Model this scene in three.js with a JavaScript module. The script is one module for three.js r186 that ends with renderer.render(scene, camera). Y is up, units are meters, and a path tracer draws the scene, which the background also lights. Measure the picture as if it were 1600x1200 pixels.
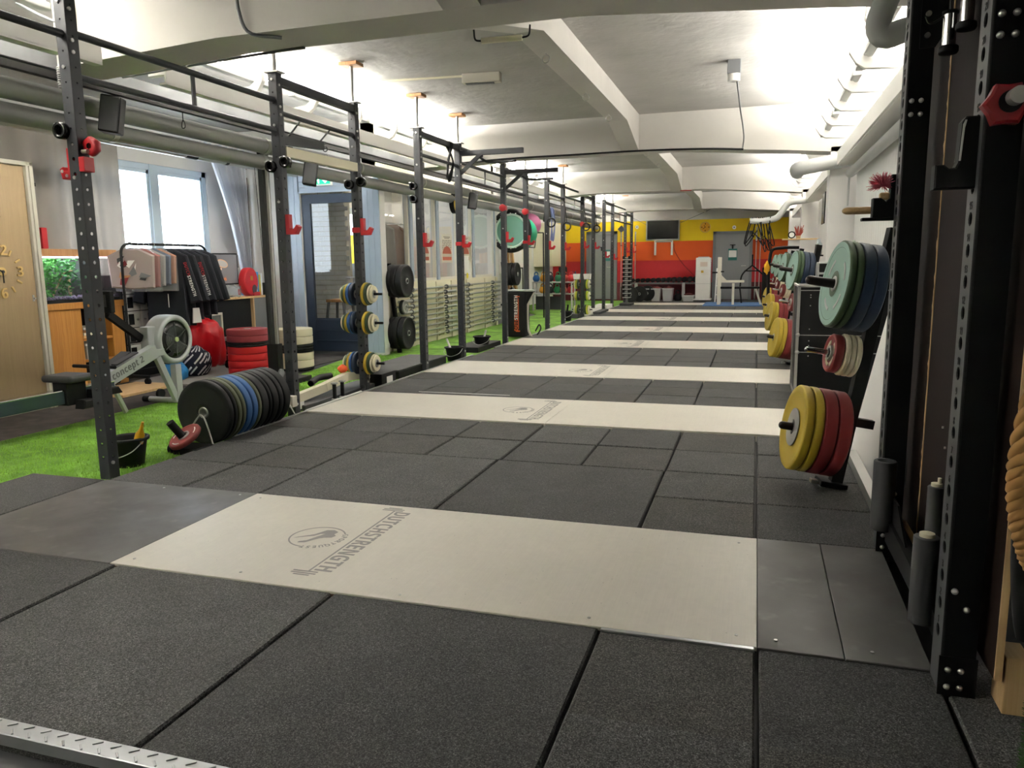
import * as THREE from 'three';
import { mergeGeometries } from 'three/addons/utils/BufferGeometryUtils.js';
import { RoundedBoxGeometry } from 'three/addons/geometries/RoundedBoxGeometry.js';
import { TextGeometry } from 'three/addons/geometries/TextGeometry.js';
import { FontLoader } from 'three/addons/loaders/FontLoader.js';
import { RectAreaLightUniformsLib } from 'three/addons/lights/RectAreaLightUniformsLib.js';

// ---------- camera, sky, exposure ----------
const scene = new THREE.Scene();
const renderer = new THREE.WebGLRenderer({ antialias: true });
renderer.toneMapping = THREE.LinearToneMapping;
renderer.toneMappingExposure = 2.9;
renderer.shadowMap.enabled = true;
RectAreaLightUniformsLib.init();
const camera = new THREE.PerspectiveCamera(53.13, 4 / 3, 0.05, 200);
camera.position.set(0, 1.2, 0);
camera.rotation.order = 'YXZ';
camera.rotation.set(-0.157674, 0.30662, -0.013241);
scene.add(camera);
// overcast daylight outside the windows on the left
scene.background = new THREE.Color(0.80, 0.91, 1.0);
scene.backgroundIntensity = 3.6;
const TUBE_POWER = 250;      // luminance of the fluorescent up-lights
const font = await new FontLoader().loadAsync('fonts/droid/droid_sans_bold.typeface.json');

// ---------- helpers ----------
let seed = 20240607;
const rnd = () => { seed = (seed * 1664525 + 1013904223) >>> 0; return seed / 4294967296; };
const rr = (a, b) => a + (b - a) * rnd();
const V = (x, y, z) => new THREE.Vector3(x, y, z);
const taken = {};
function numbered(n) { if (!(n in taken)) { taken[n] = 0; return n; } taken[n]++; return n + '_' + String(taken[n]).padStart(3, '0'); }
const clean = g => { let o = g.index ? g.toNonIndexed() : g; for (const k of Object.keys(o.attributes)) if (!['position', 'normal', 'uv'].includes(k)) o.deleteAttribute(k); o.morphAttributes = {}; return o; };
function merge(list) { list = list.flat(9).map(clean); return list.length === 1 ? list[0] : mergeGeometries(list, false); }
// texture coordinates in metres, taken from the object's own axes
function metres(g) {
  const p = g.attributes.position, n = g.attributes.normal, uv = new Float32Array(p.count * 2);
  for (let i = 0; i < p.count; i++) {
    const ax = Math.abs(n.getX(i)), ay = Math.abs(n.getY(i)), az = Math.abs(n.getZ(i));
    if (ay >= ax && ay >= az) { uv[2 * i] = p.getX(i); uv[2 * i + 1] = p.getZ(i); }
    else if (ax >= az) { uv[2 * i] = p.getZ(i); uv[2 * i + 1] = p.getY(i); }
    else { uv[2 * i] = p.getX(i); uv[2 * i + 1] = p.getY(i); }
  }
  g.setAttribute('uv', new THREE.BufferAttribute(uv, 2)); return g;
}
function part(name, geos, mat, parent, label) {
  const g = merge(Array.isArray(geos) ? geos : [geos]);
  if (mat.userData.metres) metres(g);
  const m = new THREE.Mesh(g, mat); m.name = name; m.castShadow = m.receiveShadow = true;
  if (label) m.userData.label = label;
  parent.add(m); return m;
}
function thing(name, label, category, pos = [0, 0, 0], turn = 0, group) {
  const o = new THREE.Group(); o.name = numbered(name); o.position.set(...pos); o.rotation.y = turn;
  o.userData = { label, category }; if (group) o.userData.group = group;
  scene.add(o); return o;
}
function single(name, geos, mat, label, category, group) {
  const m = part(numbered(name), geos, mat, scene, label); m.userData.category = category; if (group) m.userData.group = group; return m;
}
function struct(name, geos, mat, parent) {
  const m = part(parent ? name : numbered(name), geos, mat, parent || scene); if (!parent) m.userData.kind = 'structure'; return m;
}
function copyOf(src, pos, turn, label, group) {
  const c = src.clone(); c.name = numbered(src.name.replace(/_\d{3}$/, '')); c.userData = { ...src.userData, label }; if (group) c.userData.group = group;
  c.position.set(...pos); if (turn !== undefined && turn !== null) c.rotation.y = turn; scene.add(c); return c;
}
const T = (g, x = 0, y = 0, z = 0) => g.translate(x, y, z);
const box = (w, h, d, x = 0, y = 0, z = 0) => new THREE.BoxGeometry(w, h, d).translate(x, y, z);           // centred at x y z
const span = (x0, x1, y0, y1, z0, z1) => box(Math.abs(x1 - x0), Math.abs(y1 - y0), Math.abs(z1 - z0), (x0 + x1) / 2, (y0 + y1) / 2, (z0 + z1) / 2);
const rbox = (w, h, d, r, x = 0, y = 0, z = 0, s = 2) => new RoundedBoxGeometry(w, h, d, s, r).translate(x, y, z);
const rspan = (x0, x1, y0, y1, z0, z1, r = 0.006) => rbox(Math.abs(x1 - x0), Math.abs(y1 - y0), Math.abs(z1 - z0), r, (x0 + x1) / 2, (y0 + y1) / 2, (z0 + z1) / 2);
// slab with chamfered top edges (20 triangles)
function slab(w, h, d, c = 0.004) {
  const a = [[-w / 2, 0, -d / 2], [w / 2, 0, -d / 2], [w / 2, 0, d / 2], [-w / 2, 0, d / 2]];
  const b = a.map(([x, , z]) => [x, h - c, z]), t = a.map(([x, , z]) => [x - Math.sign(x) * c, h, z - Math.sign(z) * c]);
  const P = []; const q = (A, B, C, D) => P.push(...A, ...B, ...C, ...A, ...C, ...D);
  for (let i = 0; i < 4; i++) { const j = (i + 1) % 4; q(a[j], a[i], b[i], b[j]); q(b[j], b[i], t[i], t[j]); }
  q(t[0], t[3], t[2], t[1]); q(a[0], a[1], a[2], a[3]);
  const g = new THREE.BufferGeometry(); g.setAttribute('position', new THREE.Float32BufferAttribute(P, 3)); g.computeVertexNormals();
  g.setAttribute('uv', new THREE.Float32BufferAttribute(new Float32Array(P.length / 3 * 2), 2)); return g;
}
const slabAt = (x0, x1, y0, y1, z0, z1, c) => slab(Math.abs(x1 - x0), y1 - y0, Math.abs(z1 - z0), c).translate((x0 + x1) / 2, y0, (z0 + z1) / 2);
const cyl = (r, h, seg = 20, r2 = r) => new THREE.CylinderGeometry(r2, r, h, seg);                            // axis y, r at the bottom
function rod(a, b, r, seg = 12, r2 = r) {
  const A = a.isVector3 ? a : V(...a), B = b.isVector3 ? b : V(...b), d = B.clone().sub(A);
  const g = new THREE.CylinderGeometry(r2, r, d.length(), seg); g.applyQuaternion(new THREE.Quaternion().setFromUnitVectors(V(0, 1, 0), d.normalize()));
  return g.translate((A.x + B.x) / 2, (A.y + B.y) / 2, (A.z + B.z) / 2);
}
// rectangular bar between two points
function bar(a, b, w, h) {
  const A = V(...a), B = V(...b), d = B.clone().sub(A), L = d.length(); const g = new THREE.BoxGeometry(w, h, L);
  const m = new THREE.Matrix4().lookAt(V(0, 0, 0), d, Math.abs(d.y) / L > 0.99 ? V(0, 0, 1) : V(0, 1, 0)); g.applyMatrix4(m);
  return g.translate((A.x + B.x) / 2, (A.y + B.y) / 2, (A.z + B.z) / 2);
}
const hose = (pts, r, n = 40, seg = 8, closed = false) => new THREE.TubeGeometry(new THREE.CatmullRomCurve3(pts.map(p => V(...p)), closed), n, r, seg, closed);
const ball = (r, x, y, z, s = 16) => new THREE.SphereGeometry(r, s, Math.max(8, s * 0.6 | 0)).translate(x, y, z);
const lathe = (pts, seg = 32) => new THREE.LatheGeometry(pts.map(p => new THREE.Vector2(p[0], p[1])), seg);
const toX = g => g.rotateZ(-Math.PI / 2), toZ = g => g.rotateX(Math.PI / 2);                                    // axis y to x, y to z
const ring = (R, r, seg = 32, ts = 8) => new THREE.TorusGeometry(R, r, ts, seg);                                // axis z
function prism(pts, depth, bevel = 0) {                                                                        // outline in xy, thickness along z, centred
  const s = new THREE.Shape(pts.map(p => new THREE.Vector2(p[0], p[1])));
  return new THREE.ExtrudeGeometry(s, { depth: depth - 2 * bevel, bevelEnabled: bevel > 0, bevelThickness: bevel, bevelSize: bevel, bevelSegments: 1, curveSegments: 10 }).translate(0, 0, -depth / 2 + bevel);
}
const text = (s, size, depth = 0.002) => { const g = new TextGeometry(s, { font, size, depth, curveSegments: 3 }); g.computeBoundingBox(); const b = g.boundingBox; return g.translate(-(b.min.x + b.max.x) / 2, -(b.min.y + b.max.y) / 2, 0); };

// ---------- procedural textures ----------
function hash2(x, y, s) { let h = (x * 374761393 + y * 668265263 + s * 2147483647) | 0; h = Math.imul(h ^ (h >>> 13), 1274126177); return ((h ^ (h >>> 16)) >>> 0) / 4294967296; }
function vnoise(x, y, per, s) {   // periodic value noise, period in cells
  const xi = Math.floor(x), yi = Math.floor(y), fx = x - xi, fy = y - yi, u = fx * fx * (3 - 2 * fx), v = fy * fy * (3 - 2 * fy), w = (a) => ((a % per) + per) % per;
  const a = hash2(w(xi), w(yi), s), b = hash2(w(xi + 1), w(yi), s), c = hash2(w(xi), w(yi + 1), s), d = hash2(w(xi + 1), w(yi + 1), s);
  return a + (b - a) * u + (c - a) * v + (a - b - c + d) * u * v;
}
const fbm = (u, v, base, oct, s) => { let t = 0, a = 0.5, p = base; for (let i = 0; i < oct; i++) { t += a * vnoise(u * p, v * p, p, s + i); a *= 0.5; p *= 2; } return t; };
function tex(size, fn, metresPer, srgb = true) {
  const d = new Uint8Array(size * size * 4);
  for (let j = 0; j < size; j++) for (let i = 0; i < size; i++) { const c = fn(i / size, j / size, i, j); const k = 4 * (j * size + i); const a = Array.isArray(c) ? c : [c, c, c]; for (let q = 0; q < 3; q++) d[k + q] = Math.max(0, Math.min(255, a[q] * 255)); d[k + 3] = 255; }
  const t = new THREE.DataTexture(d, size, size); t.wrapS = t.wrapT = THREE.RepeatWrapping; t.magFilter = THREE.LinearFilter; t.minFilter = THREE.LinearMipmapLinearFilter; t.generateMipmaps = true;
  if (srgb) t.colorSpace = THREE.SRGBColorSpace; if (metresPer) t.repeat.set(1 / (metresPer[0] || metresPer), 1 / (metresPer[1] || metresPer)); t.needsUpdate = true; return t;
}
const mix = (a, b, t) => a.map((v, i) => v + (b[i] - v) * t);
const hex = h => [((h >> 16) & 255) / 255, ((h >> 8) & 255) / 255, (h & 255) / 255];
// crumb rubber: dark ground with lighter granules
const rubberTex = tex(1024, (u, v, i, j) => { const q = vnoise(u * 340, v * 340, 340, 3), g = hash2(i >> 1, j >> 1, 3), f = fbm(u, v, 8, 4, 5); let c = 0.245 + 0.06 * (f - 0.5) + 0.28 * (q - 0.5); if (g > 0.9) c += 0.22 * (g - 0.9) / 0.1; if (g < 0.2) c -= 0.08; return [c, c * 1.0, c * 0.985]; }, 1.0);
const rubberBump = tex(1024, (u, v, i, j) => 0.5 * hash2(i >> 1, j >> 1, 3) + 0.3 * vnoise(u * 256, v * 256, 256, 4) + 0.2 * hash2(i, j, 9), 1.0, false);
// scuffed flat rubber panel
const scuffTex = tex(1024, (u, v) => { const f = fbm(u, v, 4, 5, 21); const s = Math.pow(fbm(u * 1, v * 1, 24, 3, 33), 3); const c = 0.285 + 0.10 * (f - 0.5) + 0.25 * Math.max(0, s - 0.16); return [c, c * 0.985, c * 0.965]; }, 1.6);
const scuffRough = tex(512, (u, v) => 0.36 + 0.45 * fbm(u, v, 8, 5, 41), 1.6, false);
// painted plywood
const boardTex = tex(1024, (u, v, i, j) => { const f = fbm(u, v, 4, 5, 51), s = fbm(u, v * 1, 64, 2, 57), st = vnoise(u * 512, v * 12, 512, 60); let c = 0.86 + 0.05 * (f - 0.5) + 0.03 * (s - 0.5) + 0.018 * (st - 0.5); if (hash2(i >> 1, j >> 1, 77) > 0.99985) c -= 0.35; return [c, c * 0.978, c * 0.93]; }, 1.5);
const plasterBump = tex(1024, (u, v) => { const f = fbm(u, v, 16, 5, 71), r = Math.abs(fbm(u, v, 24, 3, 75) - 0.45); return 0.6 * f + 0.6 * r; }, 2.2, false);
const plasterTex = tex(512, (u, v) => { const f = fbm(u, v, 6, 5, 81); const c = 0.80 + 0.06 * (f - 0.5); return [c, c * 0.985, c * 0.955]; }, 3.0);
const ceilTex = tex(512, (u, v) => { const f = fbm(u, v, 5, 5, 83); const c = 0.69 + 0.10 * (f - 0.5); return [c, c * 0.99, c * 0.965]; }, 2.6);
const wallTex = tex(512, (u, v) => { const f = fbm(u, v, 8, 5, 85); const c = 0.87 + 0.05 * (f - 0.5); return [c, c * 0.992, c * 0.98]; }, 2.5);
const concreteTex = tex(512, (u, v) => { const f = fbm(u, v, 6, 5, 91); const c = 0.64 + 0.08 * (f - 0.5); return [c, c * 0.985, c * 0.95]; }, 2.0);
const turfTex = tex(1024, (u, v, i, j) => { const h = hash2(i, j >> 1, 101), f = fbm(u, v, 10, 4, 103), k = fbm(u, v, 3, 3, 107); const c = 1.0 + 0.5 * (h - 0.5) + 0.45 * (f - 0.5) + 0.3 * (k - 0.5); return [0.50 * c, 0.70 * c, 0.25 * c]; }, 0.9);
const turfBump = tex(512, (u, v, i, j) => hash2(i, j, 111), 0.45, false);
const woodTex = (a, b, s) => tex(512, (u, v) => { const w = fbm(u, v, 4, 3, s), g = vnoise((u * 48 + w * 6), v * 3, 64, s + 3), h = vnoise(u * 256, v * 6, 256, s + 5); return mix(hex(a), hex(b), Math.min(1, Math.max(0, 0.55 * g + 0.3 * h + 0.3 * (w - 0.4)))); }, [0.5, 1.0]);
const carpetTex = tex(512, (u, v, i, j) => { const h = hash2(i, j, 131), f = fbm(u, v, 12, 4, 133); const c = 0.24 + 0.10 * (h - 0.5) + 0.14 * (f - 0.5); return [c * 1.05, c * 0.96, c * 0.90]; }, 1.0);
const brickPaintBump = tex(512, (u, v) => fbm(u, v, 20, 4, 141), 1.0, false);

// ---------- materials ----------
const mat = (c, r = 0.6, o = {}) => { const m = new THREE.MeshStandardMaterial({ color: c, roughness: r, ...o }); m.userData.metres = !!(o.map || o.bumpMap || o.roughnessMap); return m; };
const phys = (c, r, o = {}) => { const m = new THREE.MeshPhysicalMaterial({ color: c, roughness: r, ...o }); m.userData.metres = !!(o.map || o.bumpMap); return m; };
const M = {
  rubber: mat(0xffffff, 0.82, { map: rubberTex, bumpMap: rubberBump, bumpScale: 0.0016 }),
  rubberB: mat(0xdedede, 0.80, { map: rubberTex, bumpMap: rubberBump, bumpScale: 0.0016 }),
  rubberC: mat(0xf4f0ea, 0.85, { map: rubberTex, bumpMap: rubberBump, bumpScale: 0.0016 }),
  panel: mat(0xffffff, 0.9, { map: scuffTex, roughnessMap: scuffRough }),
  board: phys(0xffffff, 0.42, { map: boardTex }),
  print: mat(0x85837f, 0.5),
  plywood: mat(0x4a3423, 0.7), alu: mat(0xb9bcc0, 0.28, { metalness: 0.9 }),
  ceiling: mat(0xffffff, 0.9, { map: ceilTex, bumpMap: plasterBump, bumpScale: 0.010 }),
  beam: mat(0xffffff, 0.85, { map: plasterTex, bumpMap: plasterBump, bumpScale: 0.004 }),
  soffit: mat(0xffffff, 0.85, { map: concreteTex, bumpMap: plasterBump, bumpScale: 0.002 }),
  wall: mat(0xffffff, 0.8, { map: wallTex }), white: mat(0xe9e8e4, 0.6), offwhite: mat(0xd9d4c6, 0.6), cream: mat(0xe2dcc2, 0.6),
  yellow: mat(0xe8c70c, 0.7), orange: mat(0xd9560f, 0.7), red: mat(0xb92127, 0.7), maroon: mat(0x561018, 0.7),
  steel: mat(0x303236, 0.48, { metalness: 0.25 }), steelDark: mat(0x141415, 0.5, { metalness: 0.2 }), rackBlack: phys(0x0a0a0b, 0.6, { specularIntensity: 0.35 }), edgeGrey: mat(0x3c3d3f, 0.5, { metalness: 0.3 }),
  chrome: mat(0xd8d8d8, 0.16, { metalness: 1 }), zinc: mat(0xb4b4b0, 0.38, { metalness: 0.85 }), galv: mat(0x8f8f8d, 0.5, { metalness: 0.35 }), bolt: mat(0xc9c9c6, 0.3, { metalness: 0.8 }),
  redPlastic: mat(0xb3131d, 0.45), black: phys(0x0e0e0f, 0.6, { specularIntensity: 0.5 }), blackGloss: mat(0x0b0b0c, 0.25), grey: mat(0x6e7072, 0.6), lightGrey: mat(0xb8bab8, 0.5), darkGrey: mat(0x333436, 0.6),
  plateBlack: phys(0x0f1011, 0.55, { specularIntensity: 0.6 }), plateBlue: mat(0x1f4f86, 0.55), plateOlive: mat(0x4b5038, 0.6), plateGreen: mat(0x34492d, 0.6), plateTeal: mat(0x8cab9f, 0.6), plateNavy: mat(0x11253c, 0.55), plateYellow: mat(0xae9527, 0.6), plateRed: mat(0x7b2325, 0.6), plateRust: mat(0x6f2523, 0.6), plateWhite: mat(0xd4cfae, 0.6), plateBone: mat(0xd9d2b6, 0.6), stackRed: mat(0xc81a1f, 0.5), stackRose: mat(0x9c3b41, 0.6),
  wood: mat(0xffffff, 0.55, { map: woodTex(0xc98f45, 0xa86e2a, 201) }), woodPale: mat(0xffffff, 0.6, { map: woodTex(0xd8b98a, 0xc39d69, 221) }), woodDark: phys(0xffffff, 0.7, { map: woodTex(0x1d120e, 0x150d0a, 241), specularIntensity: 0.25 }), oak: mat(0xffffff, 0.6, { map: woodTex(0xb9895c, 0x9a6a3c, 261) }),
  closet: mat(0xffffff, 0.55, { map: woodTex(0xa58e6b, 0x9a8362, 281) }),
  turf: mat(0xffffff, 0.95, { map: turfTex, bumpMap: turfBump, bumpScale: 0.01 }), carpet: mat(0xffffff, 0.95, { map: carpetTex }),
  slate: mat(0x74777a, 0.55), navy: mat(0x1e2b3c, 0.5), bluegrey: mat(0xa9b6c6, 0.6), curtain: phys(0x8d8781, 0.95, { transmission: 0.12, thickness: 0 }), curtainLight: phys(0xc9ccd4, 0.95, { transmission: 0.35, thickness: 0 }),
  glass: phys(0xffffff, 0.02, { transmission: 1, thickness: 0, ior: 1.45 }), clearPlastic: phys(0xf2f6f8, 0.15, { transmission: 0.8, thickness: 0 }),
  cloth: mat(0x14161d, 0.95), rope: mat(0xa27a46, 0.9), fuzz: mat(0x2f4f22, 1.0), frame: mat(0xc4d4e2, 0.5),
};

// ---------- the room ----------
const CEIL = 3.02, ZF = -24, XR = 1.1, XL = -7.0;
const floor = struct('floor', span(-7.2, 1.3, -0.2, -0.05, 1.7, -24.2), M.darkGrey);
struct('wall_right', span(XR, XR + 0.2, -0.05, 3.1, 1.7, -24.2), M.wall);
{ // vertical boarding on the nearer stretch of the right-hand wall
  const w = scene.getObjectByName('wall_right');
  for (let k = 0; k < 36; k++) part('board', span(XR - 0.012, XR, 0, 2.55, -4.65 - k * 0.15, -4.65 - k * 0.15 - 0.144), M.white, w);
  for (const z of [-4.2, -10.15, -16.1, -22.2]) part('column', [span(0.80, XR, -0.05, 2.5, z, z - 0.37)], M.wall, w);
  part('casing', prism([[0.60, -0.04], [1.09, -0.04], [1.09, 1.25], [0.86, 1.25]], 1.3).translate(0, 0, -4.55), M.white, w, 'white sloping panel at the foot of the wall');
  part('casing_strip', [bar([0.585, 0.03, -3.45], [0.585, 0.03, -4.9], 0.05, 0.055)], M.zinc, w, 'metal strip at the foot of the panel');
}
const wallFar = struct('wall_far', [span(-6.4, 1.3, -0.05, 3.1, ZF, ZF - 0.2)], M.wall);
{
  const bands = [[1.757, 2.376, M.yellow, 'yellow'], [1.185, 1.757, M.orange, 'orange'], [0.52, 1.185, M.red, 'red'], [-0.05, 0.52, M.maroon, 'dark red']];
  for (const [a, b, m, c] of bands) part('paint_band', span(-6.18, XR, a, b, ZF, ZF + 0.004), m, wallFar, c + ' painted band');
}
struct('wall_back', span(-7.2, 1.3, -0.05, 3.1, 1.5, 1.7), M.wall);
// wall with the windows on the left, built round its openings
function wallX(name, x, t, z0, z1, y0, y1, holes, m) {   // wall at x, thickness t towards -x
  const zs = [z0, ...holes.flatMap(h => [h[0], h[1]]), z1].sort((a, b) => b - a), g = [];
  for (let i = 0; i < zs.length - 1; i++) {
    const mid = (zs[i] + zs[i + 1]) / 2, h = holes.find(h => mid < h[0] && mid > h[1]); if (Math.abs(zs[i] - zs[i + 1]) < 1e-4) continue;
    if (!h) g.push(span(x - t, x, y0, y1, zs[i], zs[i + 1]));
    else { if (h[2] > y0) g.push(span(x - t, x, y0, h[2], zs[i], zs[i + 1])); if (h[3] < y1) g.push(span(x - t, x, h[3], y1, zs[i], zs[i + 1])); }
  }
  return struct(name, g, m);
}
const wallLeft = wallX('wall_left', XL, 0.2, 1.7, -14.45, -0.05, 3.1, [[-6.3, -8.8, 0.95, 2.42], [-10.4, -13.6, 1.1, 2.2]], M.wall);
function windowX(name, x, z0, z1, y0, y1, mull) {
  const w = struct(name, [span(x - 0.12, x - 0.02, y0, y0 + 0.07, z0, z1), span(x - 0.12, x - 0.02, y1 - 0.07, y1, z0, z1), span(x - 0.12, x - 0.02, y0, y1, z0, z0 - 0.07), span(x - 0.12, x - 0.02, y0, y1, z1 + 0.07, z1)], M.frame);
  const zs = [z0, ...mull, z1];
  for (const z of mull) part('mullion', span(x - 0.12, x - 0.01, y0, y1, z + 0.06, z - 0.06), M.frame, w);
  for (let i = 0; i < zs.length - 1; i++) {
    part('pane', span(x - 0.075, x - 0.07, y0 + 0.06, y1 - 0.06, zs[i] - 0.05, zs[i + 1] + 0.05), M.glass, w);
    part('sash', [span(x - 0.09, x - 0.03, y0 + 0.07, y0 + 0.12, zs[i] - 0.05, zs[i + 1] + 0.05), span(x - 0.09, x - 0.03, y1 - 0.11, y1 - 0.07, zs[i] - 0.05, zs[i + 1] + 0.05), span(x - 0.09, x - 0.03, y0 + 0.07, y1 - 0.07, zs[i] - 0.06, zs[i] - 0.1), span(x - 0.09, x - 0.03, y0 + 0.07, y1 - 0.07, zs[i + 1] + 0.06, zs[i + 1] + 0.1)], M.frame, w);
  }
  part('window_sill', rspan(x - 0.02, x + 0.04, y0 - 0.04, y0, z0 + 0.05, z1 - 0.05), M.white, w);
  return w;
}
windowX('window_1', XL, -6.3, -8.8, 0.95, 2.42, [-7.85]);
windowX('window_2', XL, -10.4, -13.6, 1.1, 2.2, [-11.4, -12.5]);  // window added to let daylight in and brighten the office
// cross wall with the glazed door
{
  const z = -9.4, t = 0.15;
  const w = struct('wall_door', [span(-7.0, -5.98, -0.05, 3.1, z, z - t), span(-5.02, -4.78, -0.05, 2.32, z, z - t), span(-5.02, -4.9, 2.32, 3.1, z, z - t), span(-5.98, -5.02, 2.34, 3.1, z, z - t)], M.wall);
  for (let k = 0; k < 4; k++) part('plank', span(-6.30 + k * 0.08, -6.30 + k * 0.08 + 0.075, 0, 2.45, z, z + 0.014), M.bluegrey, w);
  for (let k = 0; k < 3; k++) part('plank', span(-5.03 + k * 0.083, -5.03 + k * 0.083 + 0.079, 0, 2.32, z, z + 0.016), M.bluegrey, w);
  for (let k = 0; k < 3; k++) part('plank', span(-6.0, -5.03, 2.16 + k * 0.075, 2.16 + k * 0.075 + 0.071, z, z + 0.014), M.bluegrey, w);
  const d = struct('door_1', [span(-5.97, -5.85, 0.0, 2.14, z - 0.02, z - 0.07), span(-5.13, -5.03, 0.0, 2.14, z - 0.02, z - 0.07), span(-5.85, -5.13, 2.02, 2.14, z - 0.02, z - 0.07), span(-5.85, -5.13, 0.0, 0.46, z - 0.025, z - 0.065)], M.navy);
  part('pane', span(-5.86, -5.12, 0.45, 2.03, z - 0.045, z - 0.05), M.glass, d);
  part('rail', [span(-5.84, -5.14, 0.14, 0.155, z - 0.01, z - 0.03), span(-5.84, -5.14, 0.28, 0.295, z - 0.01, z - 0.03), span(-5.84, -5.14, 0.42, 0.44, z - 0.01, z - 0.03)], M.navy, d);
  part('door_handle', [rod([-5.18, 1.02, z - 0.02], [-5.18, 1.02, z + 0.04], 0.01), rod([-5.18, 1.02, z + 0.04], [-5.30, 1.02, z + 0.04], 0.01)], M.zinc, d);
}
// office behind the glazed partition: white brick side wall behind the door
{
  const w = struct('wall_office', [span(-7, -4.9, -0.05, 3.1, -14.3, -14.45)], M.wall);
  const brickA = slab(0.21, 0.014, 0.062, 0.004).rotateX(Math.PI / 2), brickB = slab(0.21, 0.014, 0.062, 0.006).rotateX(Math.PI / 2);
  const ww = struct('wall_brick', span(-6.99, -5.95, -0.05, 3.0, -10.55, -10.7), M.offwhite);
  let n = 0;
  for (let r = 0; r < 36; r++) for (let c = 0; c < 5; c++) { const m = new THREE.Mesh(n++ % 2 ? brickA : brickB, M.white); m.name = 'brick'; m.position.set(-6.96 + c * 0.22 + (r % 2 ? 0.0 : -0.06) + 0.08, 0.03 + r * 0.074, -10.55); ww.add(m); m.castShadow = m.receiveShadow = true; }
}
// glazed partition along the barbell racks
{
  const x = -4.9, t = 0.12;
  const w = struct('wall_partition', [span(x - t, x, -0.05, 0.93, -9.4, -14.45), span(x - t, x, 2.34, 3.1, -9.4, -14.45)], M.cream);
  part('header', span(x - t, x + 0.03, 2.22, 2.34, -9.55, -14.45), M.offwhite, w);
  const ms = [-9.55, -10.6, -11.6, -12.55, -13.25, -14.45];
  const win = struct('window_3', ms.map((z, i) => span(x - 0.09, x + 0.02, 0.93, 2.22, z + (i ? 0.045 : 0), z - (i === 5 ? 0 : (i ? 0.045 : 0.12)))), M.bluegrey);
  for (let i = 0; i < 5; i++) {
    part('pane', span(x - 0.05, x - 0.045, 0.94, 2.22, ms[i] - 0.05, ms[i + 1] + 0.05), M.glass, win);
    part('sash', [span(x - 0.06, x - 0.005, 0.93, 2.22, ms[i] - 0.05, ms[i] - 0.09), span(x - 0.06, x - 0.005, 0.93, 2.22, ms[i + 1] + 0.09, ms[i + 1] + 0.05), span(x - 0.06, x - 0.005, 0.93, 0.97, ms[i] - 0.05, ms[i + 1] + 0.05)], M.offwhite, win);
  }
}
struct('wall_recess', [span(-6.4, -6.2, -0.05, 3.1, -14.45, -24.2), span(-6.4, -4.9, -0.05, 3.1, -14.45, -14.6)], M.wall);
// ceiling with its concrete beams
const ceiling = struct('ceiling', span(-7.2, 1.3, CEIL, CEIL + 0.12, 1.7, -24.2), M.ceiling);
const beamLine = [[-4.45, 2.505], [-3.2, 2.575], [-1.0, 2.58], [0.3, 2.49], [1.12, 2.42]];
const BZ = [-4.2, -10.15, -16.1, -22.2];
for (const z of BZ) {
  part('beam', prism([[-4.45, 3.05], ...beamLine, [1.12, 3.05]], 0.37).translate(0, 0, z - 0.185), M.beam, ceiling);
}
for (const [z0, z1] of [[1.5, -4.2], [-4.57, -10.15], [-10.52, -16.1], [-16.47, -22.2], [-22.57, -24]]) {
  const h = 0.95, L = [[z0, 2.58], [z0 - h, 2.80], [z1 + h, 2.80], [z1, 2.58]].filter(p => z0 - z1 > 2 || p[1] < 2.7);
  const turn = g => g.rotateY(-Math.PI / 2).translate(-1.59, 0, 0);
  part('beam', turn(prism([[z0, 3.05], ...L, [z1, 3.05]], 0.22)), M.beam, ceiling);
}
// cast hooks and anchors in the beams
for (const [z, y] of [[-6.1, 2.796], [-7.6, 2.796], [-8.8, 2.796], [-11.9, 2.796], [-13.4, 2.796]]) part('eye_hook', [ring(0.03, 0.005, 16, 6).translate(-1.62, y - 0.04, z), rod([-1.62, y + 0.03, z], [-1.62, y - 0.012, z], 0.006)], M.zinc, ceiling);

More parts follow.
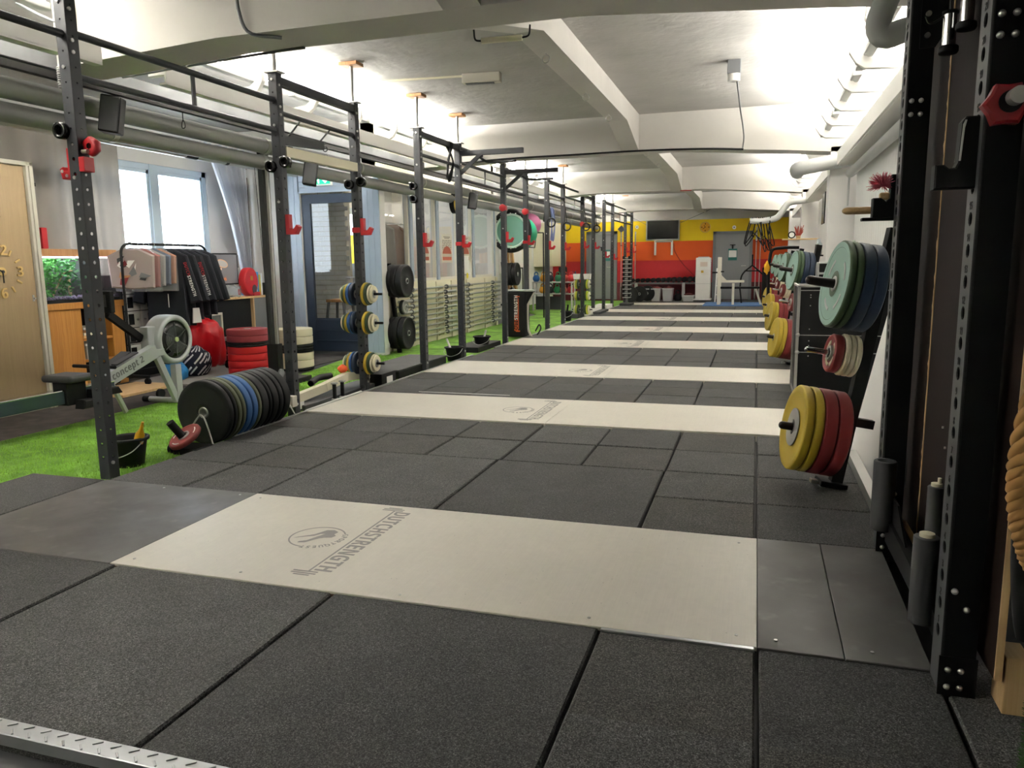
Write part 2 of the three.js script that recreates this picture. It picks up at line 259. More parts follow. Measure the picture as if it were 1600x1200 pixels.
// ---------- rubber floor ----------
{
  const geos = {}; let n = 0; const mats = [M.rubber, M.rubberB, M.rubberC];
  const tile = (x0, x1, z0, z1) => {
    const g = 0.006, m = part('rubber_tile', slabAt(x0 + g, x1 - g, -0.05, rr(-0.0035, 0.0005), z0 - g, z1 + g, 0.006), mats[n++ % 3], floor);
    const uv = m.geometry.attributes.uv, du = rnd() * 1, dv = rnd() * 1; for (let i = 0; i < uv.count; i++) uv.setXY(i, uv.getX(i) + du, uv.getY(i) + dv);
  };
  // in front of the nearest platform
  const zf = -2.355;
  tile(-2.45, -1.453, zf, zf + 1.0); tile(-1.453, -0.453, zf, zf + 1.0); tile(-0.453, 0.043, zf, zf + 0.497); tile(-0.453, 0.043, zf + 0.497, zf + 1.0);
  tile(0.043, 0.545, zf, zf + 0.497); tile(0.043, 0.545, zf + 0.497, zf + 1.0); tile(0.545, 1.09, zf - 0.1, zf + 1.0);
  tile(-3.5, -2.45, zf, zf + 1.0); tile(-4.45, -3.5, -2.36, -1.36); tile(-3.5, -2.98, -3.355, -3.857 + 0.0);
  for (const [a, b] of [[-0.453, 0.545], [0.545, 1.09]]) tile(a, b, zf + 1.0, zf + 2.0);
  // between the first and second platform
  tile(-2.98, -2.49, -3.355, -3.857); tile(-3.5, -2.98, -3.857, -4.36); tile(-2.98, -2.49, -3.857, -4.36);
  tile(-2.49, -1.478, -3.355, -4.36); tile(-1.478, -0.465, -3.355, -4.36);
  tile(-0.465, 0.038, -3.355, -3.855); tile(-0.465, 0.038, -3.855, -4.36); tile(0.038, 0.60, -3.355, -3.86); tile(0.038, 0.60, -3.86, -4.36);
  const cols = [-3.5, -2.98, -2.475, -1.97, -1.465, -0.962, -0.46, 0.04, 0.62];
  for (const [a, b] of [[-4.36, -4.88], [-4.88, -5.42]]) for (let i = 0; i < 8; i++) tile(cols[i], cols[i + 1], a, b);
  const gaps = [[-6.44, -7.8], [-8.82, -10.65], [-11.67, -13.1], [-14.12, -15.6], [-16.62, -18.1], [-19.12, -21.1], [-22.12, -24]];
  for (const [a, b] of gaps) { const rows = Math.round((a - b) / 0.5), s = (b - a) / rows; for (let r = 0; r < rows; r++) for (let i = 0; i < 8; i++) if (!(i % 2) && r < rows - 1 && a < -12) { if (i < 7) tile(cols[i], cols[i + 2], a + r * s, a + (r + 1) * s); } else if (!(i % 2) || r === rows - 1 || a >= -12) tile(cols[i], cols[i + 1], a + r * s, a + (r + 1) * s); }
  part('floor_strip', slabAt(0.62, 1.09, -0.05, -0.02, -3.4, -24, 0.003), M.darkGrey, floor);
  part('mat', [slabAt(-4.05, -3.52, -0.05, 0.0, -2.36, -3.36, 0.006)], M.rubberB, floor, 'black rubber mat beside the turf');
  part('mat', [slabAt(-4.05, -3.52, -0.05, 0.0, -1.35, -2.35, 0.006)], M.rubber, floor, 'black rubber mat beside the turf');
}
// dark walkway and turf on the left
part('carpet_strip', span(-7, -5.2, -0.05, -0.04, 1.5, -9.4), M.carpet, floor, 'brown-grey carpet strip');
{
  const s = new THREE.Shape([[-5.12, 1.5], [-3.52, 1.5], [-3.52, -24], [-6.2, -24], [-6.2, -19.8], [-4.9, -17.5], [-4.9, -9.4], [-5.2, -9.3], [-4.85, -7.2], [-5.2, -5.9]].map(p => new THREE.Vector2(p[0], -p[1])));
  const t = struct('floor_turf', new THREE.ExtrudeGeometry(s, { depth: 0.015, bevelEnabled: false }).rotateX(-Math.PI / 2).translate(0, -0.05, 0), M.turf);
  t.userData.label = 'bright green artificial turf lane beside the rig';
  // tufts of the nearer turf
  const blade = new THREE.BufferGeometry(); blade.setAttribute('position', new THREE.Float32BufferAttribute([-0.0022, 0, 0, 0.0022, 0, 0, 0.004, 0.022, 0.006], 3)); blade.computeVertexNormals();
  const N = 26000, im = new THREE.InstancedMesh(blade, mat(0xffffff, 0.9, { side: THREE.DoubleSide }), N), q = new THREE.Object3D(), c = new THREE.Color();
  let k = 0;
  while (k < N) { const z = -3.0 - 6.4 * Math.pow(rnd(), 1.15), x = rr(-5.12, -3.53); if (x < -4.0 || z < -3.37) { if (z < -5.9 && x < -4.9) { rnd(); k++; q.position.set(-4.2, -0.036, z); } else { q.position.set(x, -0.036, z); k++; } q.rotation.set(rr(-0.5, 0.5), rnd() * 6.28, rr(-0.5, 0.5)); q.scale.setScalar(rr(0.6, 1.3)); q.updateMatrix(); im.setMatrixAt(k - 1, q.matrix); const g = rr(0.55, 1.1); c.setRGB(0.27 * g, 0.56 * g, 0.05 * g); im.setColorAt(k - 1, c); } }
  im.name = 'turf_pile'; im.userData = { kind: 'stuff', label: 'short green pile of the artificial turf', category: 'turf' }; scene.add(im);
}

// ---------- lifting platforms ----------
function printLogo(parent, x, z, y) {       // grey lettering over a barbell line, and a round emblem, printed on the board; read from the left
  const flat = g => g.rotateX(-Math.PI / 2).rotateY(-Math.PI / 2).translate(x, y, z), D = 0.0006;
  const end = sg => [[0.386, 0.11], [0.404, 0.11], [0.420, 0.07]].map(([u, h]) => flat(box(0.009, h, D, sg * u, -0.012, D / 2)));
  const word = text('DUTCHSTRENGTH', 0.078, D); word.computeBoundingBox(); word.scale(0.74 / (word.boundingBox.max.x - word.boundingBox.min.x), 1, 1);
  part('print', [flat(word.translate(0, 0.053, 0)), flat(box(0.78, 0.008, D, 0, 0, D / 2)), ...end(1), ...end(-1)], M.print, parent, 'grey printed lettering DUTCHSTRENGTH over a barbell');
  const R = 0.125, C = [0.035, -0.175];
  const sh = new THREE.Shape(); sh.absarc(0, 0, R, 2.1, 2.1 + 4.15, false); sh.absarc(0, 0, R - 0.007, 2.1 + 4.15, 2.1, true);
  const letters = 'SPORTQUEST'.split('').map((c, i) => { const a = 2.0 - i * 0.222; return text(c, 0.026, D).rotateZ(a - Math.PI / 2).translate(Math.cos(a) * R * 0.98, Math.sin(a) * R * 0.98, 0); });
  const fig = [[-.87, -.43], [-.75, -.28], [-.17, .2], [.1, .85], [.45, .95], [.75, .75], [.7, .45], [.88, .3], [.8, .05], [.5, -.05], [.3, -.2], [-.05, -.8], [-.38, -.9], [-.38, -.75], [-.1, -.55], [.15, .1], [.3, .45], [.1, .35], [-.1, .05]].map(([a, b]) => new THREE.Vector2(-b * R * 0.78 - 0.004, a * R * 0.78 - 0.012));
  const ex = s => new THREE.ExtrudeGeometry(s, { depth: D, bevelEnabled: false, curveSegments: 40 });
  part('emblem', [ex(sh), ...letters, ex(new THREE.Shape(fig))].map(g => flat(g.translate(C[0], C[1], 0))), M.print, parent, 'round grey printed emblem lettered SPORTQUEST');
}
{
  const p = thing('lifting_platform', 'nearest lifting platform, cream board with black rubber panels at both ends', 'platform', [0, 0, 0], 0, 'lifting platforms');
  part('board', slabAt(-2.485, 0.043, -0.01, 0.004, -2.357, -3.345, 0.0015), M.board, p, 'cream painted plywood board');
  part('board_core', slabAt(-2.485, -0.46, -0.04, -0.004, -2.352, -3.35, 0.001), M.plywood, p, 'raw brown plywood edge');
  for (const [a, b] of [[-3.5, -2.487], [0.045, 0.296], [0.299, 0.535]]) part('rubber_panel', slabAt(a, b, -0.04, 0.003, -2.357, -3.35, 0.002), M.panel, p, 'smooth black rubber panel');
  part('edge_trim', [slabAt(-0.448, 0.036, -0.03, 0.005, -2.335, -2.357, 0.003)], M.alu, p, 'aluminium edge strip');
  for (const [x, z] of [[-2.42, -2.42], [-2.42, -3.28], [-0.02, -2.42], [-0.03, -3.27], [-1.2, -2.40], [-0.5, -2.41], [-1.9, -2.42], [0.1, -2.42], [0.38, -2.42], [-3.3, -2.42], [-2.56, -3.3], [-3.05, -3.3]]) part('screw', cyl(0.006, 0.003, 10).translate(x, 0.0045, z), M.zinc, p);
  printLogo(p, -1.645, -2.886, 0.0042);
  const rest = [[-5.44, 'second'], [-7.8, 'third'], [-10.65, 'fourth'], [-13.1, 'fifth'], [-15.6, 'sixth'], [-18.1, 'seventh'], [-21.1, 'farthest']];
  rest.forEach(([z, nth], i) => {
    const q = thing('lifting_platform', `${nth} pale lifting platform from the camera, a strip between black tiles`, 'platform', [0, 0, z], 0, 'lifting platforms');
    part('board', slabAt(-3.5, -1.472, -0.05, 0.004, 0, -1.0, 0.0015), M.board, q); part('board', slabAt(-1.469, 0.60, -0.05, 0.004, 0, -1.0, 0.0015), M.board, q);
    if (i < 5) printLogo(q, -1.645, -0.5, 0.0042);
  });
}
// bright metal angle along the edge of the rubber floor
{ const e = thing('floor_edge_trim', 'pale worn metal edging along the left edge of the rubber floor', 'edging'); part('angle', [span(-3.525, -3.5, -0.045, 0.006, -4.5, -9.4), span(-3.525, -3.5, -0.045, 0.006, -10.3, -22)], M.zinc, e);
  const t = thing('tread_plate', 'shiny aluminium checker-plate step edge at the lower left corner', 'edging');
  part('plate', [slabAt(-3.2, -0.9, -0.03, 0.004, -1.345, -1.40, 0.002).rotateY(0)], M.alu, t); 
  const lug = []; for (let i = 0; i < 80; i++) lug.push(rbox(0.026, 0.004, 0.006, 0.0018, 0, 0, 0, 1).rotateY(i % 2 ? 0.7 : -0.7).translate(-3.18 + i * 0.0285, 0.005, -1.358 - (i % 2) * 0.026)); part('lug', lug, M.alu, t).userData.kind = 'stuff'; }

// ---------- fluorescent up-lights, troughs and ducts ----------
const tubeGlow = new THREE.MeshStandardMaterial({ color: 0xffffff, emissive: new THREE.Color(1, 0.965, 0.90), emissiveIntensity: 9, roughness: 0.4 });
function upLight(x, y, z, L, label, group, k = 1) {       // grey batten with a glowing tube on its upper side; z is the middle
  const t = thing('fluorescent_light', label, 'lamp', [x, y, z], 0, group);
  part('batten', [rspan(-0.035, 0.035, -0.03, 0.015, -L / 2, L / 2, 0.008)], M.lightGrey, t);
  part('tube', [new THREE.CylinderGeometry(0.013, 0.013, L - 0.08, 12).rotateX(Math.PI / 2).translate(0, 0.045, 0)], tubeGlow, t);
  for (const s of [-1, 1]) part('end_cap', span(-0.02, 0.02, 0.01, 0.07, s * (L / 2 - 0.05), s * (L / 2 - 0.02)), M.white, t);
  const l = new THREE.RectAreaLight(new THREE.Color(1, 0.965, 0.90), TUBE_POWER * k, 0.05, L - 0.1); l.position.set(0, 0.064, 0); l.lookAt(0, 10, 0); l.rotation.set(Math.PI / 2, 0, 0); t.add(l);
  return t;
}
const hookShape = (s) => { const o = [[0.30, -0.10], [0.30, -0.045], [0.02, -0.02], [-0.05, 0.03], [-0.06, 0.10], [-0.095, 0.10], [-0.10, 0.02], [-0.055, -0.05], [0.0, -0.085]]; return prism(o.map(([a, b]) => [a * s, b]), 0.05, 0.004); };
const ord = ['first', 'second', 'third', 'fourth', 'fifth', 'sixth', 'seventh', 'eighth', 'ninth', 'tenth', 'eleventh', 'twelfth', 'thirteenth', 'fourteenth', 'fifteenth', 'sixteenth', 'seventeenth', 'eighteenth'];
{ // left line, over the rig, broken at each beam
  let n = 0, k = 0; const nm = ['nearest', 'second', 'third', 'fourth', 'farthest'];
  for (const [z0, z1] of [[1.3, -4.12], [-4.68, -10.05], [-10.62, -16.0], [-16.57, -22.1], [-22.65, -23.8]]) {
    const tr = thing('light_trough', `${nm[k++]} length of white trough under the left row of fluorescent tubes`, 'trough');
    part('lip', span(-4.015, -4.0, 2.475, 2.59, z0, z1), M.white, tr); part('flange', span(-4.06, -4.0, 2.465, 2.478, z0, z1), M.white, tr);
    for (let z = z0 - 0.35; z > z1 + 0.1; z -= 0.86) part('bracket', hookShape(-1).translate(-4.14, 2.72, z), M.white, tr);
    const m = Math.max(1, Math.round((z0 - z1) / 1.8)), L = Math.min(1.5, (z0 - z1) / m - 0.2); for (let i = 0; i < m; i++) upLight(-4.24, 2.80, z0 - (i + 0.5) * (z0 - z1) / m, L, `${ord[n++]} fluorescent tube from the near end of the left trough`, 'up-lights over the left trough', 1.3);
  }
}
{ // right line, along the wall
  let n = 0;
  for (const zz of [[-4.75, -9.9], [-10.75, -15.9], [-16.7, -22]]) {
    const tr = thing('light_trough', ['nearest white trough under the fluorescent tubes along the right wall', 'middle white trough under the tubes along the right wall', 'farthest white trough under the tubes along the right wall'][n], 'trough');
    part('lip', bar([0.86, 2.335, zz[0]], [0.86, 2.335, zz[1]], 0.02, 0.15), M.white, tr); part('tray', [span(0.87, 1.08, 2.25, 2.27, zz[0], zz[1])], M.white, tr);
    for (let k = 0; k < 6; k++) part('bracket', hookShape(1).translate(0.66, 2.56, zz[0] - 0.45 - k * 0.8), M.white, tr);
    for (let k = 0; k < 3; k++) upLight(0.68, 2.585, zz[0] - 0.95 - k * 1.65, 1.5, `${ord[n * 3 + k]} fluorescent tube from the near end of the right wall`, 'up-lights along the right wall', 0.5);
    n++;
  }
}
{ // ducts, tray and pipes on the left
  const mk = (x, y, r, label, m = M.galv) => { const t = thing('ventilation_duct', label, 'duct'); part('pipe', toZ(cyl(r, 25, 28)).translate(x, y, -11.4), m, t); const c = []; for (let z = -3; z > -23; z -= 1.9) c.push(toZ(cyl(r + 0.006, 0.05, 28)).translate(x, y, z)); part('sleeve', c, M.zinc, t); return t; };
  mk(-4.70, 2.365, 0.072, 'upper grey-green round duct running along the left aisle'); mk(-4.74, 2.215, 0.066, 'lower grey-green round duct beneath the other duct on the left');
  const foil = thing('insulated_pipe', 'thin foil-wrapped pipe below the ducts by the windows', 'pipe'); part('pipe', toZ(cyl(0.05, 10.5, 20)).translate(-6.0, 2.42, -4.1), M.zinc, foil); part('tape', [toZ(cyl(0.052, 0.18, 20)).translate(-6.0, 2.42, -7.3), toZ(cyl(0.052, 0.05, 20)).translate(-6.0, 2.42, -7.9)], M.black, foil, 'black tape');
  const tray = thing('cable_tray', 'long perforated dark metal cable tray under the left trough', 'cable tray');
  const sh = new THREE.Shape([[0, 0], [21, 0], [21, 0.085], [0, 0.085]].map(p => new THREE.Vector2(...p)));
  for (let i = 0; i < 190; i++) { const h = new THREE.Path(); h.absellipse(0.06 + i * 0.055, 0.045, 0.013, 0.006, 0, 6.283, true); sh.holes.push(h); }
  part('side_wall', new THREE.ExtrudeGeometry(sh, { depth: 0.003, bevelEnabled: false, curveSegments: 3 }).rotateY(Math.PI / 2).translate(-4.47, 2.50, -2.0), M.grey, tray);
  part('bottom', [span(-4.62, -4.47, 2.495, 2.50, -2, -23)], M.darkGrey, tray); part('side_wall', span(-4.625, -4.62, 2.495, 2.585, -2, -23), M.grey, tray);
  const c1 = single('conduit_pipe', [bar([-4.44, 2.445, -1], [-4.44, 2.445, -23], 0.05, 0.045)], M.steelDark, 'dark rail running below the perforated cable tray', 'rail');
}
{ // speakers hung beside the ducts
  const sp = (x, y, z, label) => { const t = thing('loudspeaker', label, 'loudspeaker', [x, y, z], 0.5, 'black loudspeakers under the ducts'); t.rotation.z = -0.16; part('cabinet', rspan(-0.07, 0.07, -0.13, 0.13, -0.07, 0.07, 0.012), M.black, t); part('grille', rspan(-0.062, 0.062, -0.12, 0.12, 0.066, 0.078, 0.005), M.darkGrey, t); part('bracket', [bar([0, 0.12, 0], [0, 0.17, 0], 0.03, 0.02), rbox(0.06, 0.012, 0.06, 0.003, 0, 0.172, 0)], M.zinc, t); };
  sp(-4.5, 2.29, -4.68, 'black loudspeaker hanging below the ducts near the first upright'); sp(-4.5, 2.15, -7.30, 'black loudspeaker hanging above the green exit sign'); sp(-4.5, 2.20, -12.2, 'black loudspeaker hanging over the glazed partition'); sp(-4.5, 2.2, -17.0, 'small far loudspeaker under the ducts before the yellow wall');
}
{ // services on the right
  const p1 = thing('insulated_pipe', 'grey insulated pipe elbow beside the nearest ceiling beam on the right', 'pipe');
  part('pipe', [hose([[0.62, 2.62, -4.05], [0.55, 2.42, -4.1], [0.50, 2.25, -4.12], [0.53, 2.21, -4.12], [0.62, 2.23, -4.12], [1.0, 2.25, -4.12]], 0.055, 50, 16)], M.lightGrey, p1); part('band', [rod([0.545, 2.405, -4.1], [0.55, 2.42, -4.1], 0.058, 16)], M.zinc, p1);
  const p2 = thing('insulated_pipe', 'fat pale pipe crossing the column at the second beam', 'pipe'); part('pipe', [hose([[1.0, 2.335, -10.05], [0.8, 2.31, -10.03], [0.55, 2.27, -10.03], [0.45, 2.26, -10.1], [0.45, 2.27, -10.6]], 0.085, 40, 16)], M.lightGrey, p2);
  const p3 = thing('insulated_pipe', 'pale pipe bending past the third column on the right', 'pipe'); part('pipe', [hose([[1.0, 2.31, -16.0], [0.8, 2.28, -15.98], [0.55, 2.24, -16.0], [0.35, 1.98, -16.05], [0.1, 1.93, -16.1], [-0.15, 1.93, -16.1]], 0.06, 40, 14)], M.lightGrey, p3);
  const p4 = single('wall_pipe', [toZ(cyl(0.05, 5.2, 16)).translate(1.0, 2.16, -7.3), hose([[1.0, 2.16, -9.9], [1.0, 2.12, -10.0], [1.0, 1.8, -10.02]], 0.012, 12)], M.lightGrey, 'wrapped pipe running under the right trough', 'pipe');
  const sl = thing('emergency_light', 'white emergency light box on the ceiling between the beams', 'lamp', [-2.62, 3.0, -7.43], 0.1); part('housing', rspan(-0.19, 0.19, -0.07, 0.02, -0.05, 0.05, 0.008), M.offwhite, sl); part('diffuser', rspan(-0.16, 0.12, -0.078, -0.066, -0.03, 0.03, 0.004), M.grey, sl);
  part('conduit', [rod([-0.2, 0.005, 0], [-1.3, 0.005, 0], 0.011)], M.cream, sl);
  const bt = thing('batten_light', 'unlit cream batten under the first beam', 'lamp', [-1.55, 2.56, -4.78], 0.05); part('batten', [toX(cyl(0.018, 0.26, 10))], M.cream, bt); part('clip', [hose([[-0.13, 0, 0], [-0.17, 0.01, 0], [-0.18, 0.07, 0]], 0.006, 10), hose([[0.13, 0, 0], [0.17, 0.01, 0], [0.18, 0.07, 0]], 0.006, 10)], M.black, bt);
  const sm = thing('ceiling_sensor', 'white round sensor under a grey box on the ceiling', 'sensor', [-0.26, 2.9, -7.8]); part('box', rspan(-0.06, 0.06, 0.0, 0.12, -0.06, 0.06), M.grey, sm); part('cap', cyl(0.055, 0.07, 20).translate(0, -0.03, 0), M.white, sm);
  part('cable', hose([[0.03, -0.06, 0], [0.05, -0.2, -0.6], [0.06, -0.22, -1.8], [0.06, -0.28, -2.3], [0.05, -0.36, -2.33]], 0.008, 30), M.grey, sm);
  const cb = single('beam_cable', [hose([[-4.2, 2.53, -10.13], [-3.2, 2.565, -10.13], [-2.4, 2.568, -10.13], [-1.4, 2.572, -10.13], [-0.6, 2.55, -10.13], [-0.2, 2.522, -10.13]], 0.012, 50)], M.black, 'black cable run along the lower edge of the second beam', 'cable');
  const c2 = single('beam_conduit', [hose([[-4.2, 2.99, -4.17], [-3.1, 2.95, -4.17], [-3.02, 2.9, -4.17], [-3.0, 2.7, -4.17], [-2.95, 2.58, -4.18], [-2.8, 2.563, -4.3]], 0.011, 60), hose([[-4.3, 2.52, -4.6], [-3.4, 2.565, -4.6], [-2.8, 2.568, -4.55]], 0.010, 20)], M.grey, 'grey conduit bent down the face of the nearest beam', 'conduit');
  const sk = thing('wall_socket', 'cream double socket on the nearest beam above the trough', 'socket', [-4.30, 2.87, -4.18]); part('plate', rspan(-0.04, 0.05, -0.09, 0.06, -0.01, 0.035), M.cream, sk); part('insert', [toZ(cyl(0.02, 0.01, 16)).translate(0.005, 0.01, 0.035), toZ(cyl(0.02, 0.01, 16)).translate(0.005, -0.05, 0.035)], M.offwhite, sk); part('cord', hose([[0, -0.05, 0.05], [0.0, -0.12, 0.09], [-0.08, -0.09, 0.12], [-0.25, 0.0, 0.15]], 0.009, 20), M.grey, sk);
}

// ---------- the rig ----------
function holedPlate(w, h, t, holes) { const s = new THREE.Shape([[-w / 2, 0], [w / 2, 0], [w / 2, h], [-w / 2, h]].map(p => new THREE.Vector2(...p))); for (const [x, y, r] of holes) { const p = new THREE.Path(); p.absarc(x, y, r, 0, 6.2832, true); s.holes.push(p); } return new THREE.ExtrudeGeometry(s, { depth: t, bevelEnabled: false, curveSegments: 5 }).translate(0, 0, -t); }
function postGeo(W, H, sp, r, big, y0) {
  const hs = []; for (let y = y0; y < H - 0.04; y += sp) hs.push([0, y, y < big ? r : r * 0.55]);
  const p = holedPlate(W - 0.008, H, 0.003, hs), g = [];
  for (let k = 0; k < 4; k++) { g.push(p.clone().translate(0, 0, W / 2).rotateY(k * Math.PI / 2)); const c = new THREE.CylinderGeometry(0.004, 0.004, H, 8, 1, true, 0, Math.PI / 2).translate(W / 2 - 0.004, H / 2, W / 2 - 0.004); g.push(c.rotateY(k * Math.PI / 2)); }
  return merge(g);
}
const POST = 0.075, postG = postGeo(POST, 2.7, 0.0805, 0.0105, 1.95, 0.13), RX = -3.6;
const PZ = [-3.48, -5.40, -6.62, -8.05, -9.26, -11.07, -12.23, -13.57, -14.78, -16.55, -17.72, -19.02, -20.2, -22.26, -23.45];
const jackTop = cy => cy;
const rigs = [['nearest black steel rig section with a red hook and a double pull-up rail', [0, 1, 2]], ['second black steel rig section with two cantilevered pull-up arms', [3, 4, 5, 6]], ['third black steel rig section, before the kettlebell shelf', [7, 8, 9, 10]], ['farthest black steel rig section, beside the far grey door', [11, 12, 13, 14]]].map(([label, ids]) => {
  const t = thing('power_rig', label, 'rig', [0, 0, 0], 0, 'rig along the left edge'); t.userData.ids = undefined; delete t.userData.ids;
  for (const i of ids) {
    const u = new THREE.Mesh(postG, M.steel); u.name = 'upright'; u.castShadow = u.receiveShadow = true; u.position.set(RX, -0.03, PZ[i]); t.add(u);
    part('cap_plate', span(-0.065, 0.065, 2.69, 2.70, -0.05, 0.05), M.zinc, u);
    if (i) { part('jack_screw', cyl(0.018, 0.32, 12).translate(0, 2.86, 0), M.zinc, u); if (i !== 1) part('pad', rspan(-0.09, 0.09, 3.015, 3.045, -0.07, 0.07, 0.004), M.oak, u, 'wooden pad against the ceiling'); }
    const b = []; for (const y of [0.10, 2.38, 2.44, 2.60]) b.push(toX(cyl(0.010, 0.012, 10)).translate(POST / 2 + 0.004, y, 0.012)); for (const y of [1.72, 2.3, 2.64]) b.push(toZ(cyl(0.010, 0.012, 10)).translate(-0.0, y, POST / 2 + 0.004)); part('bolt', b, M.bolt, u).userData.kind = 'stuff';
  }
  return t;
});
const zs = (i, j) => [PZ[i] - POST / 2, PZ[j] + POST / 2];
const alongZ = (y, i, j, r, x = RX) => { const [a, b] = zs(i, j); return rod([x, y, a], [x, y, b], r, 16); };
{ // section one
  const t = rigs[0];
  part('pull_up_rail', [rod([RX, 2.44, 0.6], [RX, 2.44, -3.45], 0.021), alongZ(2.46, 0, 1, 0.021), alongZ(2.235, 0, 1, 0.019), bar([RX, 2.24, -4.46], [RX, 2.45, -4.46], 0.012, 0.03)], M.steel, t);
  part('crossbar', [bar([RX, 2.61, PZ[1]], [RX, 2.61, PZ[2]], 0.06, 0.06)], M.steel, t); part('pull_up_bar', [alongZ(2.375, 1, 2, 0.02), alongZ(2.30, 1, 1.5 | 0, 0.001)].slice(0, 1), M.steel, t);
  part('timber_beam', [bar([RX + 0.02, 2.08, PZ[1] - 0.04], [RX + 0.02, 2.085, PZ[2] + 0.04], 0.05, 0.075)], M.cream, t, 'cream rectangular beam');
}
const bays = [[1, 3, 4, 2.61, 2.39], [1, 5, 6, 2.55, 2.26], [2, 7, 8, 2.61, 2.39], [2, 9, 10, 2.58, 2.3], [3, 11, 12, 2.61, 2.39], [3, 13, 14, 2.5, 2.25]];
for (const [s, i, j, a, b] of bays) { part('crossbar', [bar([RX, a, PZ[i]], [RX, a, PZ[j]], 0.055, 0.055)], M.steel, rigs[s]); part('pull_up_bar', alongZ(b, i, j, 0.019), M.steel, rigs[s]); }
for (const [s, i, j] of [[1, 4, 5], [2, 8, 9], [3, 12, 13]]) { part('pull_up_rail', [alongZ(2.62, i, j, 0.02), alongZ(2.44, i, j, 0.019), alongZ(2.24, i, j, 0.018), bar([RX, 2.24, (PZ[i] + PZ[j]) / 2 - 0.1], [RX, 2.44, (PZ[i] + PZ[j]) / 2 - 0.1], 0.012, 0.03)], M.steel, rigs[s]); }
for (const [i, y, len] of [[4, 2.54, 0.85], [5, 2.50, 0.83]]) part('pull_up_arm', [bar([RX, y, PZ[i]], [RX + len, y, PZ[i]], 0.055, 0.06), bar([RX + 0.03, y - 0.24, PZ[i]], [RX + 0.30, y - 0.02, PZ[i]], 0.03, 0.045), hose([[RX + 0.25, y - 0.03, PZ[i]], [RX + 0.35, y - 0.1, PZ[i] - 0.1], [RX + 0.6, y - 0.11, PZ[i] - 0.1], [RX + 0.75, y - 0.12, PZ[i]]], 0.016, 24)], M.steel, rigs[1], 'cantilevered pull-up arm');
// beige leg caps at the foot of some uprights
for (const z of [PZ[1] + 0.05]) part('foot_block', rspan(RX + 0.0, RX + 0.07, 0.06, 0.15, z, z + 0.07), M.offwhite, rigs[0], 'cream block at the foot of the upright');

// red J-cups
const jcup = (() => { const g = new THREE.Group(); const o = [[0, 0.0], [0.085, 0.0], [0.115, 0.055], [0.095, 0.068], [0.07, 0.038], [0.03, 0.038], [0.03, 0.15], [0, 0.15]]; part('hook', prism(o, 0.05, 0.003), M.redPlastic, g); part('collar', [rspan(-0.082, -0.0, 0.02, 0.068, -0.044, 0.044, 0.004)], M.redPlastic, g); part('lining', rspan(0.03, 0.075, 0.036, 0.042, -0.024, 0.024, 0.002), M.black, g); return g; })();
const jn = ['', 'second', 'third', 'fourth', 'fifth', 'sixth', 'seventh', 'eighth', 'ninth', 'tenth', 'eleventh', 'twelfth', 'thirteenth', 'fourteenth', 'fifteenth'];
const jy = [0, 1.47, 1.50, 1.41, 1.42, 1.52, 1.50, 1.44, 1.44, 1.50, 1.50, 1.30, 1.25, 1.45, 1.45];
for (let i = 1; i < 15; i++) { const c = jcup.clone(); if (![2, 4, 6].includes(i)) c.remove(c.children[1]); c.name = numbered('barbell_hook'); c.position.set(RX + POST / 2, jy[i] - 0.03, PZ[i]); c.userData = { label: `red barbell hook on the ${jn[i]} upright from the camera`, category: 'hook', group: 'red J-hooks on the rig' }; scene.add(c); }
